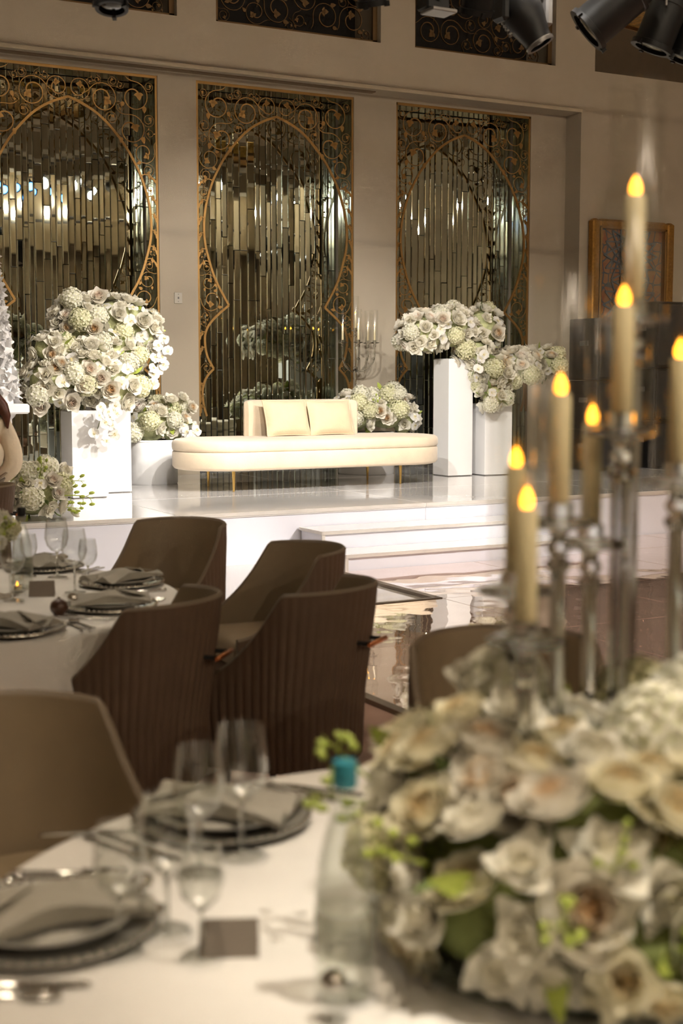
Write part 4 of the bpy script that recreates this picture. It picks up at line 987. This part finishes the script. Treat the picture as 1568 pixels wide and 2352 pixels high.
# ------------------------------------------------------------------ tables under cloths
RT = 0.98
def table(label, c):
    t = thing('banquet_table', label, 'table', (c[0], c[1], 0), 0, 'round tables under white cloths')
    b = MB(); n = 192; V = []; F = []
    lv = [(0.0, .752), (0.5, .752), (0.93, .752), (0.975, .750), (0.992, .742), (1.0, .725), (1.012, .60), (1.03, .40), (1.055, .2), (1.075, 0.006)]
    for q, z in lv:
        dp = max(0.0, (0.74-z)/0.74)
        for i in range(n):
            a = 2*PI*i/n; wv = 0.065*dp**0.8*(math.sin(a*14+0.8*math.sin(a*3))+0.35*math.sin(a*23+1)); r = RT*q+wv
            V.append((max(r, 0.002)*math.cos(a), max(r, 0.002)*math.sin(a), z))
    for j in range(len(lv)-1):
        for i in range(n): F.append((j*n+i, j*n+(i+1) % n, (j+1)*n+(i+1) % n, (j+1)*n+i))
    b.add(V, F); b.build('tablecloth', M['cloth'], t)
    MB().lathe([(0.001, .72), (RT*0.97, .72), (RT*0.97, .745), (0.001, .745)], 48).build('tabletop', M['wood'], t)
    MB().lathe([(0.30, 0.0), (0.30, 0.03), (0.06, 0.06), (0.05, 0.70), (0.2, 0.72)], 20, cap0=True).build('pedestal', M['greymetal'], t)
FC = (1.30, 1.67); MC = (1.09, 5.40)
table('round near table under white cloth with the big flower centrepiece', FC)
table('round table at left under white cloth, ringed by tub chairs', MC)
ZTOP = 0.7525

# ------------------------------------------------------------------ tableware
def charger_mesh():
    b = MB(); b.lathe([(0.001, 0.004), (0.10, 0.004), (0.11, 0.002), (0.125, 0.006), (0.165, 0.016), (0.175, 0.017), (0.176, 0.014), (0.165, 0.011), (0.12, 0.0), (0.001, 0.0)], 56)
    return b.mesh('charger', M['charger'])
CH = charger_mesh()
BEAD = MB()
for i in range(56):
    a = 2*PI*i/56; BEAD.ell((0.172*math.cos(a), 0.172*math.sin(a), 0.018), (0.0055,)*3, 6, 4)
BEADM = BEAD.mesh('beaded_rim', M['steel'])
PLM = MB().lathe([(0.001, 0.016), (0.07, 0.016), (0.08, 0.012), (0.088, 0.016), (0.13, 0.030), (0.135, 0.031), (0.1355, 0.028), (0.09, 0.009), (0.075, 0.005), (0.001, 0.005)], 48).mesh('plate', M['china'])
def napkin_mesh():
    b = MB()
    def top(u, v):
        a, c = u*2-1, v*2-1; w_ = 0.055+0.045*abs(c)**1.2
        return (a*w_, c*0.145, 0.034+0.030*math.exp(-(c*2.4)**2)*(1-0.5*a*a)+0.012*math.cos(a*6+c*2)*abs(c)+0.006)
    b.grid(top, 13, 21); o = len(b.v)
    b.grid(lambda u, v: (top(u, v)[0]*0.99, top(u, v)[1]*0.99, 0.026+0.004*abs(v*2-1)), 13, 21, True)
    for ed in (0, 1):
        b.grid(lambda u, v: tuple(Vector(top(ed, u)).lerp(Vector((top(ed, u)[0]*0.99, top(ed, u)[1]*0.99, 0.026+0.004*abs(u*2-1))), v)), 21, 2, ed == 0)
        b.grid(lambda u, v: tuple(Vector(top(u, ed)).lerp(Vector((top(u, ed)[0]*0.99, top(u, ed)[1]*0.99, 0.03)), v)), 13, 2, ed == 1)
    return b.mesh('napkin', M['napkin'])
NPM = napkin_mesh()
RING = MB(); RING.add([(-0.05, -0.13, 0.052), (0.05, -0.13, 0.052), (0.0, -0.02, 0.074), (-0.05, -0.13, 0.049), (0.05, -0.13, 0.049), (0.0, -0.02, 0.068)], [(0, 1, 2), (5, 4, 3), (0, 3, 4, 1), (1, 4, 5, 2), (2, 5, 3, 0)]); RINGM = RING.mesh('tucked_corner', M['napkin'])
def setting(c, center, where, tbl):
    rz = math.atan2(center[1]-c[1], center[0]-c[0])-PI/2
    t = thing('charger_plate', 'silver beaded charger plate '+where, 'charger', (c[0], c[1], ZTOP), rz, 'chargers on the '+tbl)
    link('charger', CH, t); link('beaded_rim', BEADM, t)
    p = thing('dinner_plate', 'grey dinner plate on the charger '+where, 'plate', (c[0], c[1], ZTOP), rz, 'dinner plates on the '+tbl)
    link('plate_body', PLM, p); link('foot_ring', FOOT, p)
    n = thing('napkin', 'folded grey linen napkin lying on the plate '+where, 'napkin', (c[0], c[1], ZTOP+0.001), rz+0.5, 'napkins on the '+tbl)
    link('folded_cloth', NPM, n); link('tucked_corner', RINGM, n)
    ca_, sa_ = math.cos(rz), math.sin(rz)
    for nm, dx, dy, ms, kd in (('fork', -0.205, -0.01, FORK, 'fork'), ('fork', -0.235, 0.0, FORK, 'fork'), ('knife', 0.205, -0.01, KNIFE, 'knife'), ('spoon', 0.24, -0.005, SPOON, 'spoon')):
        q = thing(nm, ('inner ' if dx == -0.205 else 'outer ' if dx == -0.235 else '')+'steel '+kd+' beside the charger '+where, kd, (c[0]+dx*ca_-dy*sa_, c[1]+dx*sa_+dy*ca_, ZTOP+0.001), rz, 'cutlery on the '+tbl)
        for pn, me in ms: link(pn, me, q)
FOOT = MB().lathe([(0.05, 0.0045), (0.055, 0.0045), (0.055, 0.009), (0.05, 0.009)], 32).mesh('foot_ring', M['china'])
def handle_mesh(nm):
    b = MB(); b.box((0, -0.045, 0.004), (0.011, 0.11, 0.004), 0, 0.0015); b.box((0, -0.10, 0.004), (0.016, 0.02, 0.004), 0, 0.0015); return b.mesh(nm, M['steel'])
HND = handle_mesh('handle')
fb = MB(); fb.box((0, 0.03, 0.006), (0.022, 0.035, 0.003), 0, 0.001)
for k in range(4): fb.box((-0.009+k*0.006, 0.068, 0.007), (0.0032, 0.048, 0.0025))
FORK = [('handle', HND), ('tines', fb.mesh('tines', M['steel']))]
kb = MB(); kb.add([(-0.008, 0.008, 0.003), (0.008, 0.008, 0.003), (0.010, 0.09, 0.003), (0.002, 0.118, 0.003), (-0.008, 0.11, 0.003), (-0.008, 0.008, 0.006), (0.007, 0.008, 0.0045), (0.009, 0.09, 0.0045), (0.002, 0.118, 0.0045), (-0.008, 0.11, 0.006)],
       [(4, 3, 2, 1, 0), (5, 6, 7, 8, 9), (0, 1, 6, 5), (1, 2, 7, 6), (2, 3, 8, 7), (3, 4, 9, 8), (4, 0, 5, 9)])
KNIFE = [('handle', HND), ('blade', kb.mesh('blade', M['steel'], False))]
sb = MB(); sb.ell((0, 0.045, 0.006), (0.019, 0.032, 0.005), 14, 7); SPOON = [('handle', HND), ('bowl', sb.mesh('bowl', M['steel']))]
setting((1.03, 2.40), FC, 'behind the two near wine glasses', 'near table')
setting((0.58, 2.05), FC, 'at the lower left corner', 'near table')
setting((1.87, 5.38), MC, 'at the left table, farther right one', 'left table')
setting((1.64, 4.85), MC, 'beside the tucked ribbed chair', 'left table')
setting((1.72, 5.98), MC, 'across the left table', 'left table')
setting((1.20, 4.56), MC, 'on the left table near rim', 'left table')
# glasses
WINE = [('bowl', MB().lathe([(0.004, 0.098), (0.02, 0.104), (0.038, 0.125), (0.046, 0.155), (0.044, 0.19), (0.037, 0.232), (0.0355, 0.232), (0.0425, 0.19), (0.0445, 0.155), (0.0365, 0.127), (0.019, 0.107), (0.002, 0.102)], 36).mesh('bowl', M['glass'])),
        ('stem', MB().lathe([(0.006, 0.004), (0.0045, 0.012), (0.0038, 0.05), (0.0042, 0.09), (0.008, 0.10)], 14).mesh('stem', M['crystal'])),
        ('foot', MB().lathe([(0.001, 0.0), (0.038, 0.0), (0.0385, 0.0016), (0.02, 0.004), (0.006, 0.008), (0.001, 0.008)], 32).mesh('foot', M['glass']))]
def glass(label, x, y, s_, group, name='wine_glass', cat='wine glass'):
    t = thing(name, label, cat, (x, y, ZTOP), 0, group); t.scale = (s_, s_, s_)
    for n, me in WINE: link(n, me, t)
GN = 'stemware on the near table'; GL = 'stemware on the left table'
glass('large clear wine glass standing rightmost of the pair before the far charger', 0.985, 2.205, 1.05, GN)
glass('clear wine glass standing left of the taller one before the far charger', 0.885, 2.16, 0.98, GN)
glass('clear wine glass near the place card, middle of the blurred trio', 0.745, 1.955, 0.95, GN)
glass('clear wine glass close to the left charger, leftmost of the blurred trio', 0.655, 1.915, 0.86, GN)
glass('small clear glass nearest the bottle foot of the blurred trio', 0.755, 1.84, 0.75, GN, 'water_glass', 'glass')
glass('tall clear wine glass rising left of the other glasses on the left table', 1.70, 5.72, 1.1, GL)
glass('clear wine glass in the middle of the left table trio', 1.64, 5.28, 1.1, GL)
glass('smaller clear glass on the right of the left table trio', 1.74, 5.42, 0.84, GL, 'water_glass', 'glass')
glass('clear wine glass at the left picture edge beside the green bottle', 1.37, 5.20, 1.05, GL)
glass('clear glass behind the green bottle on the left table', 1.60, 5.80, 0.8, GL, 'water_glass', 'glass')
glass('dark looking wine glass behind the near flowers in front of the dark chair', 1.62, 2.38, 1.08, GN)
# water bottles
def bottle(label, x, y, cap, h=0.32):
    t = thing('water_bottle', label, 'bottle', (x, y, ZTOP), 0); k = h/0.32
    MB().lathe([(0.001, 0.004), (0.036, 0.0), (0.041, 0.006), (0.042, 0.05*k), (0.0415, 0.14*k), (0.037, 0.18*k), (0.026, 0.225*k), (0.018, 0.255*k), (0.0145, 0.285*k), (0.0145, 0.30*k), (0.013, 0.30*k)], 36).build('bottle_glass', M['bottle'], t)
    MB().lathe([(0.001, 0.01), (0.036, 0.006), (0.0385, 0.05*k), (0.038, 0.14*k), (0.033, 0.18*k), (0.022, 0.225*k), (0.015, 0.25*k), (0.001, 0.25*k)], 24).build('water', M['glass'], t)
    MB().lathe([(0.0165, 0.285*k), (0.0175, 0.29*k), (0.0175, 0.314*k), (0.0165, 0.32*k), (0.001, 0.32*k)], 20, cap0=True).build('cap', cap, t)
    MB().lathe([(0.0425, 0.055*k), (0.0425, 0.12*k)], 36).build('label_band', thin_glass('label_film', (0.80, 0.80, 0.76), 0.6, rough=0.3), t)
bottle('clear glass water bottle with teal cap left of the near flowers', 0.885, 1.63, M['teal'], 0.335)
bottle('green tinted water bottle with dark cap on the left table', 1.49, 5.50, M['black'], 0.33)
# tealights, cards, shakers
def tealight(label, x, y, group='tealights'):
    t = thing('tealight_holder', label, 'candle holder', (x, y, ZTOP), 0)
    MB().lathe([(0.001, 0.004), (0.028, 0.0), (0.031, 0.004), (0.034, 0.07), (0.032, 0.07), (0.029, 0.012), (0.001, 0.012)], 28).build('holder_glass', M['glass'], t)
    MB().lathe([(0.018, 0.012), (0.018, 0.026), (0.001, 0.026)], 16, cap0=True).build('tealight', M['wax'], t)
    MB().lathe([(0.001, 0.026), (0.004, 0.03), (0.001, 0.042)], 8).build('flame', M['flame'], t)
tealight('small glass tealight holder with orange glow on the left table', 1.44, 5.40)
def card(label, x, y, rz, w_=0.09, h_=0.05):
    t = thing('place_card', label, 'place card', (x, y, ZTOP), rz)
    for sg, nm in ((-1, 'front_leaf'), (1, 'back_leaf')):
        b = MB(); V = [(-w_/2, sg*0.028, 0), (w_/2, sg*0.028, 0), (w_/2*0.98, 0, h_), (-w_/2*0.98, 0, h_)]; V += [(x_, y_+0.0012, z_) for x_, y_, z_ in V]
        b.add(V, [(0, 1, 2, 3), (7, 6, 5, 4), (0, 4, 5, 1), (1, 5, 6, 2), (2, 6, 7, 3), (3, 7, 4, 0)]); b.build(nm, M['card'], t, False)
card('taupe folded place card on the near table cloth', 0.80, 1.84, R(-25))
card('dark folded place card among the glasses on the left table', 1.50, 5.26, R(-20), 0.1, 0.06)
def shaker(label, x, y):
    t = thing('pepper_shaker', label, 'shaker', (x, y, ZTOP), 0)
    MB().lathe([(0.001, 0), (0.016, 0), (0.02, 0.006), (0.03, 0.018), (0.033, 0.032), (0.028, 0.048), (0.014, 0.058), (0.001, 0.06)], 20).build('body', M['wood'], t)
    MB().ell((0, 0, 0.063), (0.007, 0.007, 0.006), 8, 6).build('knob', M['steel'], t)
shaker('small dark brown pepper shaker at the near rim of the left table', 1.43, 4.80)
def shaker2(label, x, y):
    t = thing('salt_shaker', label, 'shaker', (x, y, ZTOP), 0)
    MB().lathe([(0.001, 0), (0.02, 0), (0.022, 0.005), (0.017, 0.045), (0.017, 0.05), (0.001, 0.05)], 20).build('body', M['glass'], t)
    MB().lathe([(0.0185, 0.046), (0.0185, 0.058), (0.012, 0.066), (0.001, 0.068)], 20).build('lid', M['steel'], t)
shaker2('small glass salt shaker with steel lid near the place card', 0.735, 2.04)
shaker2('small glass salt shaker with steel lid on the left table rim', 1.50, 4.86)
shaker2('small glass salt shaker at the bottom of the picture by the bottle', 0.835, 1.57)
# dark serving spoons lying on the near cloth
for lab, x, y, rz in (('dark steel serving spoon on the cloth left of the place card', 0.72, 1.99, R(-40)), ('dark steel knife rest behind the far charger at its left', 0.80, 2.44, R(70)), ('dark steel butter knife right of the far charger', 1.30, 2.47, R(40))):
    q = thing('serving_spoon' if 'spoon' in lab else 'butter_knife', lab, 'spoon' if 'spoon' in lab else 'knife', (x, y, ZTOP+0.001), rz)
    for pn, me in (SPOON if 'spoon' in lab else KNIFE): link(pn, me, q)

# ------------------------------------------------------------------ centrepieces
tray = thing('glass_tray', 'low clear glass tray under the near flowers', 'tray', (1.35, 1.66, ZTOP))
MB().lathe([(0.001, 0.0), (0.31, 0.0), (0.345, 0.004), (0.355, 0.02), (0.350, 0.022), (0.335, 0.009), (0.001, 0.008)], 64).build('tray_dish', M['darkglass'], tray)
MB().lathe([(0.348, 0.022), (0.357, 0.022), (0.357, 0.028), (0.348, 0.028), (0.348, 0.022)], 64).build('tray_rim', M['glass'], tray)
ZF = ZTOP+0.009
arrangement('large blurred bouquet of white and peach flowers on the near table', (1.35, 1.66, ZF),
    [(1.33, 1.64, 0.93, .34, .33, .16), (1.22, 1.72, 0.98, .20, .20, .12), (1.48, 1.60, 0.95, .24, .26, .15), (1.62, 1.62, 0.95, .2, .24, .14), (1.20, 1.52, 0.89, .20, .18, .14), (1.34, 1.44, 0.84, .29, .18, .09), (1.46, 1.38, 0.83, .26, .14, .07), (1.12, 1.60, 0.85, .15, .18, .10), (1.56, 1.44, .86, .2, .16, .11)], 200, 201, (0.09, 0.13), -0.55, up=0.25, mixw=(5, 4, 0, 4), leaves=80, pal=NEAR, core='coregreen',
    sprigs=[((1.05, 1.80, .97), (-.6, .3, .6), .13), ((1.06, 1.78, .95), (-.8, .1, .25), .14), ((1.10, 1.42, .90), (-.4, -.8, .3), .13), ((1.22, 1.36, .86), (-.1, -.9, .2), .13), ((1.16, 1.40, .93), (-.3, -.6, .6), .12), ((1.50, 1.55, 1.06), (.1, -.1, 1), .13), ((1.0, 1.6, .93), (-.9, -.2, .3), .12)],
    extra=[((1.21, 1.80, 1.135), (-.2, -.5, .7), .07, ROSE[0]), ((1.12, 1.55, 1.02), (-.4, -.6, .6), .12, ROSE[3]), ((1.28, 1.42, 0.96), (-.2, -.9, .2), .12, ROSE[3]), ((1.36, 1.34, 0.90), (-.3, -.9, .2), .13, ROSE[1]), ((1.44, 1.36, 0.84), (0, -.9, .2), .13, ROSE[3]), ((1.28, 1.31, 0.86), (-.3, -.9, .1), .13, ROSE[2])])
vase = thing('bud_vase', 'small glass vase at the left picture edge on the left table', 'vase', (1.33, 5.42, ZTOP))
MB().lathe([(0.001, 0.0), (0.03, 0.0), (0.035, 0.02), (0.036, 0.09), (0.028, 0.13), (0.032, 0.15), (0.030, 0.15), (0.026, 0.13), (0.033, 0.09), (0.032, 0.02), (0.001, 0.006)], 24).build('vase_glass', M['glass'], vase)
MB().lathe([(0.001, 0.008), (0.031, 0.02), (0.033, 0.08), (0.001, 0.08)], 20).build('water', M['glass'], vase)
arrangement('little posy of ivory flowers and green leaves in the bud vase', (1.33, 5.42, ZTOP+0.15), [(1.34, 5.41, 1.0, .08, .08, .07)], 12, 301, (0.07, 0.09), -0.6, leaves=10, sprigs=[((1.36, 5.4, .96), (.4, -.5, .5), .12)], name='flower_posy')

# tall cluster of crystal candle rods rising from the near bouquet
cl = thing('candle_cluster', 'cluster of tall crystal rods with candles in glass tubes among the near flowers', 'candelabrum', (1.38, 1.70, ZF))
MB().lathe([(0.001, 0.0), (0.17, 0.0), (0.17, 0.01), (0.15, 0.02), (0.001, 0.022)], 40).build('base_plate', M['greymetal'], cl)
CAND = [(1.49, 1.76, 1.93), (1.425, 1.705, 1.75), (1.30, 1.70, 1.612), (1.435, 1.79, 1.562), (1.265, 1.765, 1.498), (1.185, 1.625, 1.448), (1.53, 1.69, 1.668)]
for k, (x, y, zf) in enumerate(CAND):
    zd = zf-0.225-ZF; lx, ly = x-1.38, y-1.70
    rr = 0.0125 if k not in (0, 1) else 0.016
    MB().lathe([(0.024, 0.02), (0.022, 0.03), (rr, 0.04), (rr, zd-0.075), (rr*1.5, zd-0.066), (rr*1.7, zd-0.058), (rr, zd-0.05)], 6 if k in (0, 1) else 14).build('crystal_rod', M['crystal'], cl, k not in (0, 1), (lx, ly, 0))
    glass_unit(cl, lx, ly, zd, tube_h=0.385, tube_r=0.042, candle_h=0.168, candle_r=0.0165)

# ------------------------------------------------------------------ lighting rigs
def aim(o, frm, to): o.rotation_euler = (Vector(to)-Vector(frm)).to_track_quat('-Z', 'Y').to_euler()
def pipe(label, y, z, x0, x1):
    t = thing('lighting_bar', label, 'truss', ((x0+x1)/2, y, z), 0, 'lighting bars')
    MB().tube([(-(x1-x0)/2, 0, 0), ((x1-x0)/2, 0, 0)], 0.025, 12).build('bar_tube', M['greymetal'], t)
    for k in range(4):
        xx = -(x1-x0)/2+(x1-x0)*(k+0.5)/4; MB().tube([(xx, 0, 0.02), (xx, 0, CEIL-z)], 0.006, 6).build('hanger', M['greymetal'], t)
    return t
pipe('low lighting bar above the picture top carrying black lanterns', 6.8, 4.35, 0.8, 8.2)
pipe('high lighting bar carrying the lit stage lanterns, seen in the mirrors', 6.0, 5.55, 0.0, 10.4)
def can(label, p, d, L_, r, zbar, ybar, lensmat, name='stage_lantern', barn=True, group='lanterns on the lighting bars', lip=1.12):
    # cylinder lantern: lens end at p, body runs back along -d
    d = Vector(d).normalized(); t = thing(name, label, 'stage light', p, 0, group)
    q = (-d).to_track_quat('Z', 'Y')
    link('body', MB().lathe([(r*0.98, 0.01), (r, 0.03), (r, L_*0.62), (r*1.05, L_*0.63), (r*1.05, L_*0.67), (r*0.9, L_*0.68), (r*0.86, L_*0.92), (r*0.5, L_), (0.001, L_)], 28).mesh('body', M['black']), t, None, q)
    link('front_ring', MB().lathe([(r*0.86, -0.012), (r*lip, -0.012), (r*lip, 0.02), (r, 0.024)], 28).mesh('front_ring', M['black']), t, None, q)
    link('lens', MB().lathe([(0.001, -0.002), (r*0.5, 0.000), (r*0.88, 0.008)], 28).mesh('lens', lensmat), t, None, q)
    if barn:
        for k in range(3):
            a = 2*PI*k/3+0.5; link('clip', MB().box((r*lip*math.cos(a), r*lip*math.sin(a), -0.006), (0.03, 0.02, 0.03), a).mesh('clip', M['black']), t, None, q)
    c = -d*(L_*0.55); up = Vector((0, ybar-p[1], zbar-p[2])); sd = d.cross(Vector((0, 0, 1))); sd = sd.normalized() if sd.length > 1e-3 else Vector((1, 0, 0))
    for sg in (-1, 1):
        MB().tube([c+sd*sg*(r*1.02), c+sd*sg*(r*1.15), c+sd*sg*(r*1.15)+Vector((0, 0, r*1.4))], 0.008, 6).build('yoke_arm', M['greymetal'], t)
    tp = c+Vector((0, 0, r*1.4))
    MB().tube([tp-sd*r*1.15, tp+sd*r*1.15], 0.008, 6).build('yoke_bar', M['greymetal'], t)
    MB().tube([tp, Vector((tp.x, (tp.y+up.y)/2, (tp.z+up.z-0.03)/2)), Vector((tp.x, up.y, up.z-0.03))], 0.010, 6).build('clamp', M['greymetal'], t)
    return t
can('black round lantern at the top left edge of the picture', (2.36, 6.80, 3.455), (-.1, -.2, -.95), 0.34, 0.075, 4.35, 6.8, M['lens'])
can('black vented lantern above the middle opening at the top edge', (3.86, 6.80, 3.655), (.25, .2, -.95), 0.32, 0.075, 4.35, 6.8, M['lens'])
can('black lantern tilted left of the moving head', (4.50, 6.72, 3.67), (.05, .35, -.9), 0.36, 0.09, 4.35, 6.8, M['lens'])
can('large black profile lantern with bright slit pointing down left', (5.36, 6.80, 3.69), (-.62, .44, -.64), 0.52, 0.135, 4.35, 6.8, M['lens'])
can('black can lantern at the top right pointing down', (5.86, 6.80, 3.64), (-.27, .24, -.92), 0.42, 0.12, 4.35, 6.8, M['lens'])
can('black can lantern cut by the right picture edge', (6.12, 6.80, 3.60), (-.27, .24, -.92), 0.42, 0.12, 4.35, 6.8, M['lens'])
bl = thing('box_floodlight', 'small square floodlight at the top edge above the right opening', 'stage light', (4.26, 6.8, 3.66), 0, 'lanterns on the lighting bars')
MB().box((0, 0, 0.08), (0.15, 0.12, 0.16), 0, 0.015).build('housing', M['black'], bl, False)
MB().box((0, -0.06, -0.012), (0.16, 0.14, 0.02), 0, 0.004).build('front_flap', M['greymetal'], bl, False)
MB().lathe([(0.03, 0), (0.032, 0.01), (0.001, 0.012)], 16).build('lens', M['lens'], bl, True, (0, -0.068, 0.08), (R(90), 0, 0))
MB().tube([(0, 0, 0.16), (0, 0, 0.66)], 0.012, 8).build('clamp', M['greymetal'], bl)
for sx in (-1, 1): MB().ell((sx*0.085, 0, 0.07), (0.014, 0.014, 0.014), 8, 6).build('knob', M['steel'], bl)
mh = thing('moving_head', 'black moving head lamp tilted down before the right opening', 'stage light', (4.88, 6.8, 3.72), 0, 'lanterns on the lighting bars')
d = Vector((.36, -.25, -.72)).normalized(); q = (-d).to_track_quat('Z', 'Y')
link('head', MB().lathe([(0.07, -0.205), (0.082, -0.20), (0.085, -0.16), (0.10, -0.10), (0.125, -0.02), (0.13, 0.06), (0.11, 0.14), (0.07, 0.19), (0.001, 0.20)], 28).mesh('head', M['black']), mh, None, q)
link('lens', MB().lathe([(0.001, -0.185), (0.07, -0.195)], 28).mesh('lens', M['lens']), mh, None, q)
link('lens_ring', MB().lathe([(0.068, -0.205), (0.088, -0.208), (0.09, -0.19), (0.082, -0.18)], 28).mesh('lens_ring', M['greymetal']), mh, None, q)
vb = MB()
for k in range(5): vb.box((0.0, -0.118, -0.06+k*0.022), (0.07, 0.02, 0.01))
link('vent', vb.mesh('vent', M['greymetal'], False), mh, None, q)
for sx in (-1, 1):
    MB().box((sx*0.155, 0, 0.09), (0.05, 0.12, 0.30), 0, 0.02).build('yoke_arm', M['greymetal'] if sx > 0 else M['black'], mh, False)
MB().box((0, 0, 0.27), (0.36, 0.22, 0.10), 0, 0.02).build('yoke_base', M['black'], mh, False)
MB().box((0, 0, 0.40), (0.30, 0.26, 0.14), 0, 0.02).build('base_box', M['black'], mh, False)
MB().tube([(0, 0, 0.47), (0, 0, 0.60)], 0.015, 8).build('clamp', M['greymetal'], mh)
for k, (p, t_, e, a) in enumerate(STAGE_LAMPS):
    dd = Vector(t_)-Vector(p)
    can('lit stage lantern on the high bar, number %s from the left' % ['one', 'two', 'three', 'four', 'five', 'six'][k], p, dd, 0.36, 0.10, 5.55, 6.0, M['lamp'], group='lit lanterns seen in the mirrors')
for k, x in enumerate((0.3, 2.1, 3.8, 5.4, 6.9, 8.4, 9.9)):
    can('dimmed stage lantern between the lit ones on the high bar, number %s' % ['one', 'two', 'three', 'four', 'five', 'six', 'seven'][k], (x, 5.98, 4.95), (0.05*(k-3), 1.0, -0.42), 0.34, 0.085, 5.55, 6.0, M['lamp' if k % 2 else 'lampblue'], group='lit lanterns seen in the mirrors')
# fixtures for the added ceiling downlights
for k, ((x, y), tt_, e, a_) in enumerate(ADDED_DOWNLIGHTS):
    t = thing('added_downlight', 'warm ceiling downlight added to light the room', 'downlight', (x, y, CEIL), 0, 'added ceiling downlights')
    MB().lathe([(0.10, -0.002), (0.13, -0.002), (0.13, -0.012), (0.10, -0.014)], 20).build('trim_ring', M['plastic'], t)
    MB().lathe([(0.001, -0.006), (0.10, -0.006)], 20).build('diffuser', M['down'], t)
# hanging gold leaf panels
for k, (x, y, z, lab) in enumerate(((9.05, 10.5, 5.02, 'gold leaf hanging ceiling panel at the top right corner'), (6.5, 7.6, 6.2, 'gold leaf hanging ceiling panel over the dance floor, seen in the mirrors'), (-2.4, 6.5, 6.2, 'gold leaf hanging ceiling panel over the tables'))):
    t = thing('gold_ceiling_panel', lab, 'ceiling panel', (x, y, z), R(14) if k == 0 else 0, 'gold leaf ceiling panels')
    w_ = 0.75 if k == 0 else 2.4
    MB().box((0, 0, 0.10), (w_, w_, 0.18), 0, 0.01).build('panel_body', M['goldleaf'], t, False)
    for sg in (-1, 1):
        MB().box((sg*w_/2, 0, 0.0), (0.03, w_, 0.04)).build('frame_rail', M['bronze'], t, False); MB().box((0, sg*w_/2, 0.0), (w_, 0.03, 0.04)).build('frame_rail', M['bronze'], t, False)
    for sx in (-1, 1):
        for sy in (-1, 1): MB().tube([(sx*w_*0.45, sy*w_*0.45, 0.19), (sx*w_*0.45, sy*w_*0.45, CEIL-z)], 0.008, 6).build('hanger', M['greymetal'], t)
# uplights added on the rear cornice to brighten the mirrored ceiling
for k, (x, e) in enumerate(ADDED_UPLIGHTS):
    t = thing('added_uplight', 'small uplight added on the rear cornice to light the ceiling, number %s' % ['one', 'two', 'three', 'four', 'five'][k], 'uplight', (x, -7.75, 6.1), 0, 'added uplights on the rear cornice')
    MB().lathe([(0.001, 0.0), (0.07, 0.0), (0.07, 0.02), (0.02, 0.03), (0.02, 0.06), (0.06, 0.08), (0.075, 0.16), (0.068, 0.16), (0.05, 0.09), (0.001, 0.09)], 20).build('housing', M['black'], t)
    MB().lathe([(0.001, 0.14), (0.066, 0.14)], 20).build('lens', M['down'], t)
